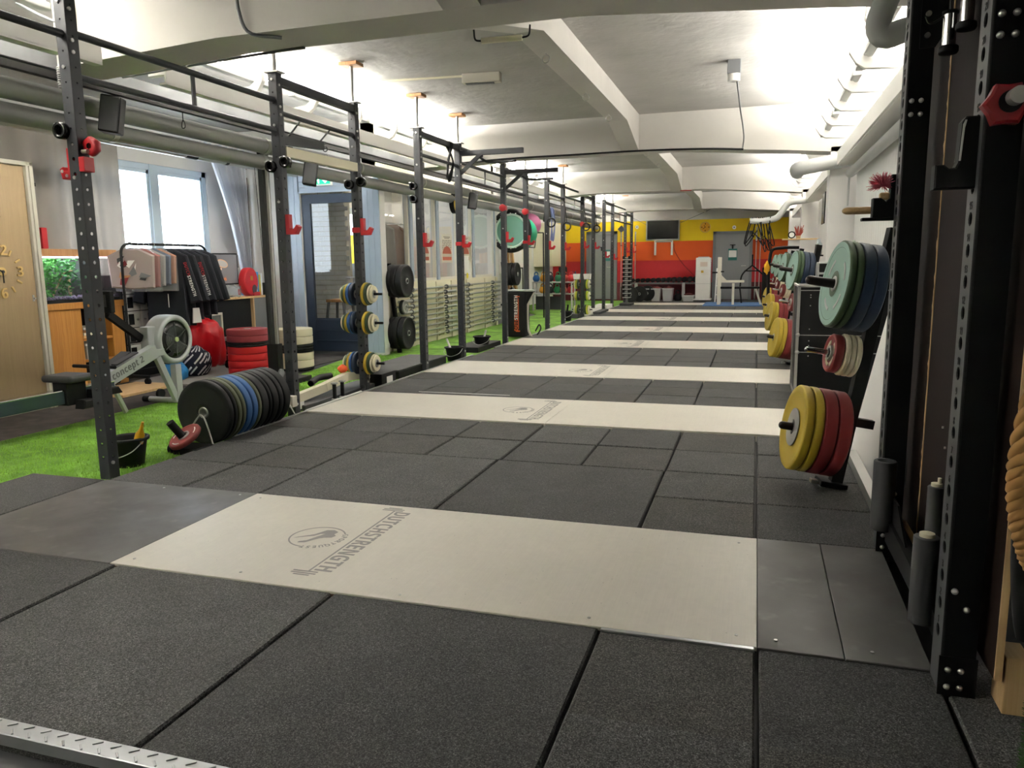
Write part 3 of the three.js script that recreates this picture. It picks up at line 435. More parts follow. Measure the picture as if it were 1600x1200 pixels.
{ // things clamped to the first upright
  const t = thing('barbell_hook', 'red hook with rollers on the left side of the nearest upright', 'hook', [RX, 1.70, PZ[0]]);
  part('hook', prism([[-0.045, 0.15], [-0.06, 0.15], [-0.06, 0.03], [-0.09, 0.03], [-0.10, 0.05], [-0.118, 0.042], [-0.105, -0.01], [-0.045, -0.01]], 0.05, 0.003), M.redPlastic, t); part('collar', rspan(0.036, 0.075, 0.02, 0.10, -0.03, 0.044), M.redPlastic, t); part('roller', [toZ(cyl(0.009, 0.06, 10)).translate(-0.10, 0.03, 0), toZ(cyl(0.009, 0.06, 10)).translate(-0.07, 0.005, 0)], M.bolt, t);
  const r = thing('spotter_handle', 'red hexagonal locking knob on the nearest upright', 'knob', [RX + 0.075, 1.86, PZ[0] - 0.02]); part('knob', [toZ(lathe([[0.018, -0.02], [0.05, -0.02], [0.055, 0], [0.05, 0.02], [0.018, 0.02]], 6))], M.redPlastic, r); part('pin', toX(cyl(0.012, 0.1, 10)).translate(-0.05, -0.03, 0.03), M.bolt, r);
  const clampAt = (x, y, z, label) => { const c = thing('rig_clamp', label, 'clamp', [x, y, z], 0, 'black clamps on the rig'); part('body', [rspan(-0.05, 0.0, -0.035, 0.035, -0.03, 0.035)], M.black, c); part('ring', [toZ(lathe([[0.024, -0.02], [0.045, -0.02], [0.045, 0.02], [0.024, 0.02], [0.024, -0.02]], 16)).translate(0.0, 0, 0.05)], M.blackGloss, c); part('lever', rspan(-0.06, -0.01, 0.03, 0.045, 0.0, 0.05), M.zinc, c); };
  clampAt(RX - 0.05, 1.94, PZ[0], 'black clamp on the left of the nearest upright'); clampAt(RX - 0.045, 1.96, PZ[1], 'black clamp on the second upright below the cream beam'); clampAt(RX - 0.045, 1.93, PZ[2], 'black clamp on the third upright'); clampAt(RX - 0.045, 2.04, PZ[3], 'upper black clamp on the fourth upright'); clampAt(RX - 0.045, 1.90, PZ[3], 'lower black clamp on the fourth upright'); clampAt(RX + 0.08, 1.99, PZ[1] - 0.01, 'black clamp on the far side of the second upright'); clampAt(RX + 0.075, 1.95, PZ[2] - 0.01, 'black clamp on the far side of the third upright');
  const sp = single('spring_collar', [hose(Array.from({ length: 100 }, (_, i) => [RX - 0.055 + Math.cos(i * 0.6) * 0.014, 2.28 - i * 0.0011, PZ[0] + 0.02 + Math.sin(i * 0.6) * 0.014]), 0.003, 200, 5)], M.bolt, 'pale coil spring hung on the nearest upright', 'spring');
  const kn = [[5, 1.99], [6, 2.0], [9, 1.98]]; for (const [i, y] of kn) { const k = thing('locking_knob', `red locking knob on the ${jn[i]} upright from the camera`, 'knob', [RX, y, PZ[i] + 0.05], 0, 'red locking knobs'); part('knob', toZ(lathe([[0, -0.02], [0.045, -0.02], [0.055, 0], [0.045, 0.02], [0.0, 0.02]], 8)), M.redPlastic, k); part('collar', rspan(-0.044, 0.044, -0.035, 0.035, -0.092, -0.012), M.redPlastic, k); }
}

// ---------- weight plates ----------
function plateGeo(R, t) { const h = t / 2, e = Math.min(0.008, t * 0.25); return lathe([[0.026, -h * 0.9], [R * 0.30, -h * 0.9], [R * 0.34, -h * 0.6], [R * 0.78, -h * 0.6], [R * 0.84, -h], [R - e, -h], [R, -h + e], [R, h - e], [R - e, h], [R * 0.84, h], [R * 0.78, h * 0.6], [R * 0.34, h * 0.6], [R * 0.30, h * 0.9], [0.026, h * 0.9], [0.026, -h * 0.9]], 48); }
const pgc = {};
const pg = (R, t) => pgc[R + '_' + t] || (pgc[R + '_' + t] = plateGeo(R, t)), hubc = {};
const hub = t => hubc[t] || (hubc[t] = lathe([[0.0255, -t / 2 - 0.001], [0.04, -t / 2 - 0.001], [0.04, t / 2 + 0.001], [0.0255, t / 2 + 0.001], [0.0255, -t / 2 - 0.001]], 24));
// axis 'x' or 'z' or 'y'; c is the centre
function plate(c, axis, R, t, m, label, group, opt = {}) {
  const o = thing('weight_plate', label, 'weight plate', c, 0, group); const turn = axis === 'x' ? [0, 0, -Math.PI / 2] : axis === 'z' ? [Math.PI / 2, 0, 0] : [0, 0, 0];
  const add = (n, g, mm, l) => { const k = new THREE.Mesh(g, mm); k.name = n; k.rotation.set(...turn); k.castShadow = k.receiveShadow = true; if (l) k.userData.label = l; o.add(k); return k; };
  add('body', pg(R, t), m); add('hub', hub(t), opt.hub || M.zinc, 'steel hub ring');
  if (opt.face) add('face_disc', lathe([[R * 0.30, -t * 0.46], [R * 0.34, -t * 0.33], [R * 0.78, -t * 0.33], [R * 0.845, -t * 0.51], [R - 0.009, -t * 0.51]].reverse(), 48), opt.face, 'paler face').material.side = 2;
  if (opt.marks) { const g = []; for (const a0 of [0.3, 2.0, 3.9, 5.2]) for (let i = 0; i < 5; i++) { const a = a0 + i * 0.13; g.push(box(0.016, 0.003, 0.03).translate(R * 0.6, -t * 0.34, 0).rotateY(a)); } add('raised_mark', merge(g), opt.marks, 'raised markings').userData.kind = 'stuff'; }
  return o;
}
// leaning storage post with three pegs square to it; local -x points along the pegs into the room, local y up the post
const LEAN = Math.atan2(0.22, 1.32), YAW = 0.20, standQ = new THREE.Quaternion().setFromEuler(new THREE.Euler(0, YAW, -LEAN, 'YXZ'));
function stand(z, label) {
  const t = thing('plate_stand', label, 'plate stand', [0.435, 0, z], 0, 'plate stands along the right wall'); t.quaternion.copy(standQ);
  part('post', [rspan(-0.03, 0.03, 0.015, 1.36, -0.03, 0.03, 0.004)], M.rackBlack, t); part('foot', [rspan(-0.09, 0.05, 0.0, 0.03, -0.06, 0.06)], M.rackBlack, t); part('foot_tab', rspan(-0.13, -0.09, 0.0, 0.022, -0.02, 0.02), M.zinc, t);
  for (const [y, L, r] of [[1.045, 0.33, 0.024], [0.695, 0.27, 0.014], [0.28, 0.31, 0.021]]) part('peg', [toX(cyl(r, L, 18)).translate(-L / 2 - 0.02, y, 0), ball(r, -L - 0.02, y, 0, 14)], r < 0.02 ? M.chrome : M.pegSteel, t);
  part('wall_arm', [bar([0.02, 0.36, 0], [0.12, 0.36, 0], 0.04, 0.045)], M.black, t);
  return t;
}
M.pegSteel = mat(0x2b2522, 0.35, { metalness: 0.6 });
function stackPlate(z, d, y, R, t, m, label, g, opt) { const c = V(-d, y, 0).applyQuaternion(standQ).add(V(0.435, 0, z)); const p = plate([c.x, c.y, c.z], 'x', R, t, m, label, g, opt); p.quaternion.copy(standQ); return p; }
const SZ = [[-4.27, 'nearest'], [-9.2, 'second'], [-12.6, 'third'], [-15.6, 'fourth'], [-19.0, 'fifth']];
SZ.forEach(([z, n]) => {
  stand(z, `${n} black leaning plate stand from the camera on the right`);
  const g = `plates on the ${n} right stand`, near = n === 'nearest', A = (d, y, R, t, m, l, o) => stackPlate(z, d, y, R, t, m, `${l} of the ${n} right stand`, g, o);
  A(0.214, 1.045, 0.222, 0.034, M.plateGreen, 'outer green plate with pale worn face on the top peg', { face: M.plateTeal, marks: near ? M.lightGrey : 0 }); A(0.178, 1.045, 0.222, 0.034, M.plateGreen, 'inner green plate on the top peg'); A(0.130, 1.045, 0.222, 0.056, M.plateNavy, 'outer navy plate on the top peg'); A(0.072, 1.045, 0.222, 0.056, M.plateNavy, 'inner navy plate on the top peg');
  A(0.155, 0.695, 0.10, 0.05, M.plateRust, 'small maroon plate on the middle peg', { marks: near ? M.plateBone : 0 }); A(0.114, 0.695, 0.108, 0.026, M.plateBone, 'outer small bone-white plate on the middle peg'); A(0.087, 0.695, 0.108, 0.024, M.plateBone, 'middle small bone-white plate on the middle peg'); A(0.06, 0.695, 0.108, 0.026, M.plateBone, 'inner small bone-white plate on the middle peg');
  const y1 = A(0.256, 0.28, 0.225, 0.046, M.plateYellow, 'outer yellow plate on the bottom peg', {}); A(0.208, 0.28, 0.225, 0.046, M.plateYellow, 'inner yellow plate on the bottom peg'); A(0.149, 0.28, 0.225, 0.068, M.plateRed, 'outer red plate on the bottom peg'); A(0.079, 0.28, 0.225, 0.068, M.plateRed, 'inner red plate on the bottom peg');
  if (near) part('hub_disc', toX(lathe([[0.026, -0.024], [0.10, -0.024], [0.10, -0.018], [0.026, -0.018], [0.026, -0.024]], 32)), M.zinc, y1, 'silver hub disc');
});

// ---------- right-hand rack at the edge of the frame ----------
{
  const W = 0.085, D = 0.115, H = 2.9, sp = 0.081, rack = thing('squat_rack', 'tall matt black squat rack with numbered holes at the right edge', 'rack');
  const hs = []; for (let y = 0.16; y < H - 0.05; y += sp) hs.push([0, y, 0.0185]);
  const side = holedPlate(D - 0.016, H, 0.004, hs);
  const mkPost = (x, z) => {
    part('upright', [span(x + 0.006, x + W, 0, H, z, z - 0.004), span(x + 0.006, x + W, 0, H, z - D + 0.004, z - D), span(x + W - 0.004, x + W, 0, H, z, z - D)], M.rackBlack, rack);
    part('side_face', [side.clone().rotateY(-Math.PI / 2).translate(x, 0, z - D / 2)], M.edgeGrey, rack, 'grey worn side face with punched holes');
    part('rounded_edge', [cyl(0.008, H, 10).translate(x + 0.008, H / 2, z - 0.008), cyl(0.008, H, 10).translate(x + 0.008, H / 2, z - D + 0.008)], M.rackBlack, rack);
    const num = []; hs.forEach(([, y], i) => { if (i < 30) num.push(text(String(i + 1), 0.02, 0.0008).rotateY(-Math.PI / 2).translate(x - 0.0006, y + sp * 0.42, z - D / 2)); }); part('hole_number', num, M.black, rack, 'black stamped hole numbers').userData.kind = 'stuff';
    const b = []; for (const [dx, y] of [[0.018, 0.072], [0.05, 0.072], [0.018, 0.022], [0.05, 0.022], [0.02, 1.777], [0.052, 1.777], [0.02, 1.728], [0.052, 1.728], [0.02, 0.30], [0.052, 0.25]]) b.push(toZ(lathe([[0, 0.008], [0.006, 0.007], [0.009, 0.0], [0.009, -0.004], [0, -0.004]], 12)).translate(x + dx, y, z + 0.004)); part('bolt', b, M.bolt, rack).userData.kind = 'stuff';
  };
  mkPost(0.525, -2.24); mkPost(0.515, -3.33);
  part('foot_plate', span(0.52, 0.615, -0.02, 0.11, -2.236, -2.241), M.rackBlack, rack); part('foot_plate', span(0.51, 0.605, -0.02, 0.12, -3.326, -3.331), M.rackBlack, rack);
  part('bracket_plate', [prism([[0.548, 1.96], [0.60, 1.96], [0.625, 2.0], [0.68, 2.14], [0.68, 2.3], [0.548, 2.3]], 0.006).translate(0, 0, -3.322)], M.rackBlack, rack); part('bolt', [toZ(cyl(0.010, 0.012, 12)).translate(0.571, 2.078, -3.315), toZ(cyl(0.010, 0.012, 12)).translate(0.571, 2.003, -3.315)], M.bolt, rack);
  part('lower_brace', [bar([0.55, 0.14, -2.36], [0.55, 0.14, -3.33], 0.045, 0.07)], M.rackBlack, rack);
  part('gusset', [prism([[-3.33, 0.27], [-3.1, 0.27], [-2.7, 0.07], [-3.33, 0.05]], 0.008).rotateY(-Math.PI / 2).translate(0.545, 0, 0)], M.rackBlack, rack);
  part('top_brace', [bar([0.56, 2.8, -2.3], [0.56, 2.8, -3.4], 0.06, 0.06)], M.rackBlack, rack);
  // barbell storage tubes
  const tube = (x, y0, y1, z, r) => { const t = lathe([[r - 0.014, y1], [r - 0.003, y1], [r, y1 - 0.003], [r, y0 + 0.006], [r - 0.006, y0], [0.0, y0], [0.0, y0 + 0.02], [r - 0.014, y0 + 0.02], [r - 0.014, y1]], 28); return t.translate(x, 0, z); };
  part('bar_tube', tube(0.508, 0.135, 0.415, -3.215, 0.042), M.darkGrey, rack, 'open vertical bar tube'); const t2 = part('bar_tube', tube(0.508, 0.115, 0.385, -2.43, 0.036), M.darkGrey, rack, 'bar tube with a pale stopper'); part('stopper', cyl(0.021, 0.02, 20).translate(0.508, 0.385, -2.43), M.cream, t2);
  const t3 = part('bar_tube', tube(0.592, 0.20, 0.452, -2.75, 0.026), M.darkGrey, rack, 'slim bar tube'); part('stopper', [cyl(0.017, 0.014, 16).translate(0.592, 0.455, -2.75), cyl(0.006, 0.02, 10).translate(0.60, 0.47, -2.75)], M.cream, t3);
}
{ // film-faced boards behind the rack, with a torn edge
  const b = thing('plywood_board', 'dark brown film-faced plywood board behind the right rack with torn edge', 'board');
  part('panel', slabAt(0, 0, 0, 0, 0, 0, 0).scale(0, 0, 0), M.woodDark, b); b.clear();
  part('panel', [span(0.632, 0.650, 0.10, 2.9, -2.16, -3.20)], M.woodDark, b); part('edge', [span(0.632, 0.650, 0.10, 2.9, -2.155, -2.16)], M.woodPale, b, 'bare pale plywood edge');
  const pts = [[0, 0.1]]; for (let y = 0.1; y < 2.9; y += 0.018) pts.push([rr(0.004, 0.011) + (rnd() > 0.86 ? rr(0.004, 0.012) : 0), y]); pts.push([0, 2.9]);
  part('torn_edge', prism(pts, 0.003).rotateY(Math.PI / 2).translate(0.6305, 0, -3.19), M.woodPale, b, 'torn pale wood edge'); part('screw', [[-2.7, 1.20], [-2.75, 1.05], [-2.6, 1.75], [-2.62, 1.62], [-2.9, 0.62], [-2.85, 0.56]].map(([z, y]) => toX(cyl(0.004, 0.006, 8)).translate(0.63, y, z)), M.bolt, b);
  const c = single('plywood_strip', [span(0.636, 0.654, 0.09, 2.9, -3.20, -3.78)], M.woodDark, 'narrow brown board strip beside the torn edge', 'board');
  const d = thing('plywood_board', 'low brown board with pale top edge on the floor behind the right rack', 'board'); part('panel', span(0.585, 0.605, 0.0, 0.155, -2.45, -3.28), M.woodDark, d); part('edge', span(0.584, 0.606, 0.155, 0.159, -2.45, -3.28), M.woodPale, d);
  single('timber_block', rspan(0.66, 0.72, 0.0, 0.16, -2.17, -2.27, 0.003), M.woodPale, 'pale pine block on the floor beside the board edge', 'block');
}
{ // things on the rack
  const j = thing('barbell_hook', 'large black sandwich hook on the near right rack post', 'hook'); part('hook', [prism([[0.435, 1.375], [0.545, 1.375], [0.545, 1.545], [0.497, 1.545], [0.490, 1.535], [0.487, 1.435], [0.480, 1.420], [0.462, 1.418], [0.450, 1.428], [0.435, 1.428]], 0.05, 0.004).translate(0, 0, -2.30)], M.rackBlack, j); part('lining', [prism([[0.437, 1.376], [0.440, 1.376], [0.440, 1.426], [0.437, 1.426]], 0.046).translate(-0.002, 0, -2.30), prism([[0.487, 1.44], [0.491, 1.53], [0.495, 1.54], [0.499, 1.54], [0.495, 1.52], [0.491, 1.44]], 0.052).translate(-0.003, 0, -2.30)], M.lightGrey, j, 'grey plastic lining');
  const k = thing('locking_knob', 'dark red star knob with steel pin on the near right rack post', 'knob', [0.562, 1.560, -2.235]); const star = []; for (let i = 0; i < 12; i++) { const a = i * Math.PI / 6, r = i % 2 ? 0.038 : 0.047; star.push([Math.cos(a) * r, Math.sin(a) * r]); } part('knob', prism(star, 0.04, 0.006).translate(0, 0, 0.024), mat(0x7d1218, 0.35), k); part('pin', [toZ(cyl(0.020, 0.06, 24)).translate(0.012, 0.012, 0.055)], M.zinc, k); part('hollow', toZ(cyl(0.026, 0.004, 24)).translate(0.005, 0.004, 0.044), M.black, k);
  const h = (x, y, z, label) => { const t = thing('pull_handle', label, 'handle', [x, y, z], 0, 'steel handles hung from the right rack'); part('grip', cyl(0.02, 0.12, 24).translate(0, 0.07, 0), M.chrome, t); part('end_cap', lathe([[0, 0], [0.026, 0], [0.030, 0.006], [0.030, 0.02], [0.026, 0.024], [0, 0.024]], 24), M.black, t); part('end_cap', lathe([[0, 0.12], [0.024, 0.12], [0.024, 0.13], [0, 0.132]], 24), M.black, t); part('hook', [hose([[0, 0.13, 0], [0.0, 0.16, 0], [0.015, 0.18, 0], [0.02, 0.2, 0], [0, 0.215, 0], [-0.018, 0.2, 0]], 0.004, 30), hose([[-0.005, 0.125, 0], [-0.045, 0.1, 0], [-0.06, 0.10, 0.0], [-0.07, 0.12, 0]], 0.0035, 20)], M.steelDark, t); };
  h(0.562, 1.84, -2.9, 'steel handle with black ends hung lower on the right rack'); h(0.598, 1.895, -2.85, 'steel handle with black ends hung higher on the right rack');
  const s = thing('wood_peg', 'short rounded wooden stick held in a black hook on the right', 'peg', [0, 0, -3.52]); part('stick', [toX(cyl(0.024, 0.15, 18)).scale(1, 0.62, 1).translate(0.43, 1.39, 0), ball(0.024, 0.355, 1.39, 0, 16).scale(1, 1, 1)].slice(0, 1), M.woodPale, s); part('tip', [new THREE.SphereGeometry(0.024, 16, 10).scale(1.0, 0.62, 1).translate(0.355, 1.39, 0)], M.woodPale, s);
  const hk = thing('barbell_hook', 'black hook holding the wooden stick and a pink puff', 'hook', [0, 0, -3.47]); part('hook', prism([[0.44, 1.36], [0.56, 1.36], [0.56, 1.52], [0.505, 1.52], [0.50, 1.43], [0.485, 1.415], [0.465, 1.43], [0.44, 1.43]], 0.06, 0.003), M.rackBlack, hk); part('ledge', rspan(0.40, 0.56, 1.345, 1.357, -0.03, 0.03, 0.003), M.rackBlack, hk);
  const pf = thing('pink_puff', 'pink feathery puff on a wooden handle', 'duster', [0.47, 1.44, -3.46]); const ft = []; for (let i = 0; i < 220; i++) { const a = rr(0, 6.28), e = rr(-0.6, 1.3), L = rr(0.03, 0.055); ft.push(rod([0, 0.045, 0], [Math.cos(a) * Math.cos(e) * L * 1.1 - 0.005, 0.045 + Math.sin(e) * L, Math.sin(a) * Math.cos(e) * L], 0.0022, 4, 0.0008)); } part('feathers', ft, mat(0xd9697a, 0.9), pf).userData.kind = 'stuff'; part('handle', rbox(0.04, 0.03, 0.03, 0.01, 0.01, 0.0, 0), M.woodPale, pf);
  // rope coil and odds at the frame edge
  const rp = thing('climbing_rope', 'coiled thick tan rope hanging at the right edge', 'rope', [0.012, 0, 0]);
  const path = new THREE.CatmullRomCurve3([[0.60, 1.6, -1.62], [0.545, 1.25, -1.6], [0.475, 1.0, -1.56], [0.452, 0.85, -1.55], [0.455, 0.76, -1.55], [0.475, 0.68, -1.56], [0.50, 0.63, -1.58], [0.55, 0.60, -1.62], [0.62, 0.66, -1.68]].map(p => V(...p)));
  for (let s3 = 0; s3 < 3; s3++) { const pts = []; for (let i = 0; i <= 160; i++) { const u = i / 160, p = path.getPoint(u), tg = path.getTangent(u), n1 = V(0, 0, 1).cross(tg).normalize(), n2 = tg.clone().cross(n1); const a = u * 75 + s3 * 2.094; pts.push(p.clone().addScaledVector(n1, Math.cos(a) * 0.0095).addScaledVector(n2, Math.sin(a) * 0.0095)); } part('strand', new THREE.TubeGeometry(new THREE.CatmullRomCurve3(pts), 320, 0.011, 7), M.rope, rp); }
  const br = thing('battle_rope', 'black rope loop hanging beside the tan rope', 'rope'); part('loop', [hose([[0.60, 1.3, -1.75], [0.545, 0.9, -1.72], [0.53, 0.6, -1.7], [0.56, 0.42, -1.7], [0.62, 0.6, -1.72], [0.62, 1.2, -1.75]], 0.022, 60, 10), hose([[0.63, 1.0, -1.65], [0.56, 0.7, -1.62], [0.545, 0.45, -1.62], [0.58, 0.33, -1.62], [0.65, 0.5, -1.64]], 0.022, 50, 10)], M.black, br);
  const tr = thing('turf_roll', 'rolled strip of dark green turf standing at the lower right corner', 'turf roll', [0.585, 0, -1.5]); part('core', cyl(0.085, 0.52, 28, 0.075), M.fuzz, tr).position.y = 0.26; const fz = []; for (let i = 0; i < 3500; i++) { const a = rr(1.6, 5.2), y = rr(0.0, 0.53), r = 0.083 - 0.01 * y / 0.5; fz.push(rod([Math.cos(a) * r, y, Math.sin(a) * r], [Math.cos(a) * (r + 0.014) + rr(-.004, .004), y + rr(-0.006, 0.008), Math.sin(a) * (r + 0.014)], 0.0012, 3, 0.0004)); } part('pile', fz, M.fuzz, tr).userData.kind = 'stuff';
}
{ // medicine balls between wall and rack, black cabinet further along
  const b = (x, y, z, r, l) => single('medicine_ball', ball(r, x, y, z, 28), M.darkGrey, l, 'ball', 'grey balls behind the right rack'); b(0.69, 0.30, -3.62, 0.14, 'lower dark grey ball behind the far right rack post'); b(0.72, 0.56, -3.66, 0.13, 'upper dark grey ball behind the far right rack post');
  const c = thing('flight_case', 'tall black case with metal edges against the right wall', 'case', [0, 0, -7.0]); part('body', rspan(0.36, 1.05, 0.01, 0.965, 0, -0.75, 0.006), M.black, c);
  for (const y of [0.925, 0.545, 0.398]) part('lid_line', span(0.352, 1.05, y, y + 0.007, 0.003, 0), M.zinc, c); part('edge_profile', [span(0.345, 0.368, 0.0, 0.97, 0.008, -0.01), span(0.345, 0.368, 0.0, 0.97, -0.74, -0.76), span(0.345, 1.05, 0.955, 0.972, 0.008, -0.008), span(0.345, 0.36, 0.955, 0.972, 0, -0.75), span(0.347, 0.36, 0.0, 0.02, 0, -0.75)], M.zinc, c, 'metal edge profile');
  part('rivet', [[0.45, 0.89], [0.45, 0.87], [0.45, 0.50], [0.45, 0.46], [0.45, 0.425], [0.45, 0.37], [0.45, 0.80], [0.45, 0.60]].map(([x, y]) => toZ(cyl(0.005, 0.006, 8)).translate(x, y, 0.002)), M.zinc, c); part('ball_corner', [ball(0.018, 0.36, 0.55, 0.0, 10), ball(0.018, 0.36, 0.40, 0.0, 10)], M.zinc, c);
  const m = thing('massage_device', 'grey rounded drum with a black face on the black case', 'device', [0.58, 0.972, -7.3]); part('shell', [toX(cyl(0.095, 0.15, 28)).translate(0, 0.095, 0), rspan(-0.075, 0.1, 0.0, 0.19, -0.02, 0.09)], M.lightGrey, m); part('face', rspan(-0.06, 0.095, 0.012, 0.178, 0.088, 0.094), M.black, m);
  plate([0.82, 1.16, -7.55], 'x', 0.19, 0.03, M.plateGreen, 'lone green plate leaning behind the grey drum', 'loose plates');
}

// ---------- left side: closet, clock, aquarium ----------
const stuff = m => { m.userData.kind = 'stuff'; return m; };
const gold = mat(0xc9a86a, 0.5), ink = mat(0x1a1712, 0.6);
const faceX = (g, y, z) => g.rotateY(Math.PI / 2).translate(0, y, z);
{
  const c = thing('closet', 'tall tan closet with pale metal frame, a clock on its door', 'closet', [-6.0, -0.04, -4.5]);
  part('body', span(-0.75, -0.012, 0, 2.12, 0.9, -0.78), M.offwhite, c); part('door', span(-0.012, 0.0, 0.03, 2.10, 0.88, -0.70), M.closet, c, 'tan door panel');
  for (const [a, b] of [[-0.71, -0.735], [-0.745, -0.78]]) part('frame_post', rspan(-0.03, 0.022, 0, 2.14, a, b, 0.004), M.offwhite, c); part('frame_head', rspan(-0.03, 0.022, 2.105, 2.14, 0.9, -0.78, 0.004), M.offwhite, c);
  part('lock', [rspan(0, 0.008, 0.955, 1.01, -0.655, -0.675, 0.003), toX(cyl(0.008, 0.02, 12)).translate(0.012, 0.98, -0.668)], M.zinc, c);
  part('hinge', [rod([0.01, 1.94, -0.79], [0.01, 1.97, -0.79], 0.008)], M.black, c);
  const k = thing('wall_clock', 'gold numeral clock on the tan closet door', 'clock', [-5.998, 1.175, -4.895]); const R = 0.165;
  [['12', 0], ['3', 3], ['6', 6], ['9', 9]].forEach(([s, h]) => { const a = h * Math.PI / 6; part('numeral', faceX(text(s, 0.085, 0.012).translate(Math.sin(a) * R, Math.cos(a) * R * 1.08, 0), 0, 0), gold, k); });
  for (let h = 0; h < 12; h++) if (h % 3) { const a = -h * Math.PI / 6; part('tick', faceX(rbox(0.018, 0.055, 0.012, 0.005, 0, R * 1.05, 0.006).rotateZ(a), 0, 0), gold, k); }
  part('dial_hub', toX(cyl(0.036, 0.010, 24)).translate(0.006, 0, 0), gold, k); part('hand', [faceX(box(0.010, 0.10, 0.004, 0, -0.045, 0.014), 0, 0), faceX(box(0.012, 0.07, 0.004, 0, 0.02, 0.016).rotateZ(1.2), 0, 0), toX(cyl(0.012, 0.02, 12)).translate(0.012, 0, 0)], ink, k);
  const lg = thing('door_emblem', 'small gold triangular emblem above the clock', 'emblem', [-5.998, 1.585, -4.90]); part('triangle', faceX(prism([[-0.05, 0.045], [0.035, 0.045], [0.0, -0.05]], 0.006), 0, 0).translate(0.003, 0, 0), ink, lg); part('inlay', faceX(prism([[-0.035, 0.035], [0.02, 0.035], [0.0, -0.03]], 0.009), 0, 0).translate(0.003, 0, 0), gold, lg);
}
{
  const c = thing('aquarium_cabinet', 'oak cabinet with open shelf under the fish tank', 'cabinet', [-6.5, -0.04, -5.7]);
  part('top', rspan(-0.33, 0.02, 0.83, 0.895, 0.05, -0.98, 0.006), M.wood, c); part('door', rspan(-0.02, 0.0, 0.04, 0.83, 0.03, -0.42, 0.006), M.wood, c); part('side_panel', span(-0.32, -0.02, 0, 0.83, 0.04, 0.02), M.wood, c); part('side_panel', rspan(-0.32, 0.0, 0, 0.83, -0.80, -0.96, 0.006), M.wood, c); part('back_panel', span(-0.33, -0.31, 0, 0.83, 0.03, -0.94), M.woodDark, c); part('divider', span(-0.31, -0.02, 0, 0.83, -0.41, -0.43), M.wood, c);
  for (const y of [0.03, 0.28, 0.50]) part('shelf', span(-0.31, -0.01, y, y + 0.022, -0.43, -0.80), M.wood, c);
  const t = thing('fish_tank', 'glass fish tank full of water plants with an oak hood', 'aquarium', [-6.5, 0.857, -5.72]);
  part('hood', rspan(-0.32, 0.0, 0.455, 0.525, 0.02, -0.93, 0.005), M.oak, t); for (const g of [span(-0.006, 0, 0, 0.455, 0, -0.9), span(-0.30, 0, 0, 0.455, 0.004, -0.002), span(-0.30, 0, 0, 0.455, -0.9, -0.906)]) part('pane', g, M.glass, t); part('back_wall', span(-0.31, -0.30, 0, 0.455, 0, -0.9), mat(0x2c3a33, 0.6), t); part('base_trim', span(-0.31, 0.003, -0.0, 0.03, 0.006, -0.91), M.black, t);
  part('hood_light', span(-0.05, -0.015, 0.438, 0.452, -0.02, -0.88), new THREE.MeshStandardMaterial({ color: 0xffffff, emissive: new THREE.Color(0.85, 0.7, 1), emissiveIntensity: 2.2 }), t, 'violet strip light');
  const li = new THREE.RectAreaLight(new THREE.Color(0.92, 0.85, 1), 4, 0.8, 0.22); li.position.set(-0.15, 0.43, -0.45); li.rotation.set(-Math.PI / 2, 0, Math.PI / 2); t.add(li);
  const gr = []; for (let i = 0; i < 420; i++) gr.push(new THREE.IcosahedronGeometry(rr(0.008, 0.016), 0).translate(rr(-0.28, -0.012), 0.035 + rr(0, 0.018), rr(-0.02, -0.88))); stuff(part('gravel', gr, mat(0x7d7796, 0.7), t));
  const leafy = (x, z, h, w, n, col, label) => { const p = thing('water_plant', label, 'plant', [-6.5 + x, 0.888, -5.72 + z], 0, 'plants in the fish tank'); const g = []; for (let i = 0; i < n; i++) { const y = h * Math.pow(rnd(), 0.6), a = rr(0, 6.28), r = w * rr(0.2, 1) * (0.4 + 0.6 * y / h), s = rr(0.02, 0.05); const l = new THREE.PlaneGeometry(s, s * 0.45).rotateX(rr(-1.2, 1.2)).rotateY(rr(0, 6.28)).rotateZ(rr(-1, 1)); g.push(l.translate(Math.max(-0.28 - x, Math.min(-0.012 - x, Math.cos(a) * r)), y, Math.max(-0.88 - z, Math.min(-0.02 - z, Math.sin(a) * r)))); } const m = mat(col, 0.7, { side: THREE.DoubleSide }); stuff(part('leaves', g, m, p)); part('stem', [hose([[0, 0, 0], [rr(-.02, .02), h * .5, rr(-.02, .02)], [rr(-.03, .03), h * .9, rr(-.05, .05)]], 0.004, 10, 5)], m, p); };
  leafy(-0.12, -0.14, 0.40, 0.14, 420, 0x3f9a35, 'bright green bushy water plant at the left of the fish tank'); leafy(-0.15, -0.36, 0.40, 0.15, 320, 0x2f7a34, 'mid green water plant in the middle of the fish tank'); leafy(-0.16, -0.66, 0.30, 0.14, 160, 0x35663a, 'sparse dark water plant at the right of the fish tank');
  const dw = single('driftwood', [hose([[-6.68, 0.89, -5.95], [-6.66, 1.02, -6.02], [-6.6, 1.15, -6.06], [-6.58, 1.17, -6.14]], 0.008, 20, 6), hose([[-6.7, 0.89, -6.2], [-6.72, 1.1, -6.22], [-6.7, 1.25, -6.24]], 0.014, 16, 6)], mat(0x9c8c66, 0.8), 'thin bent driftwood inside the fish tank', 'driftwood');
  const rc = thing('plastic_case', 'upright red plastic case on the fish tank hood beside the closet', 'case', [-6.54, 1.383, -5.80]); part('shell', [rspan(-0.03, 0.0, 0, 0.20, 0.03, -0.035, 0.008)], M.redPlastic, rc); part('shell', [rspan(0.003, 0.03, 0, 0.20, 0.03, -0.035, 0.008)], M.redPlastic, rc);
  const bx = [[0.545, 'pale box lying on the upper cabinet shelf', 0.07, M.plateBone], [0.482 + 0.005, '', 0, null]];
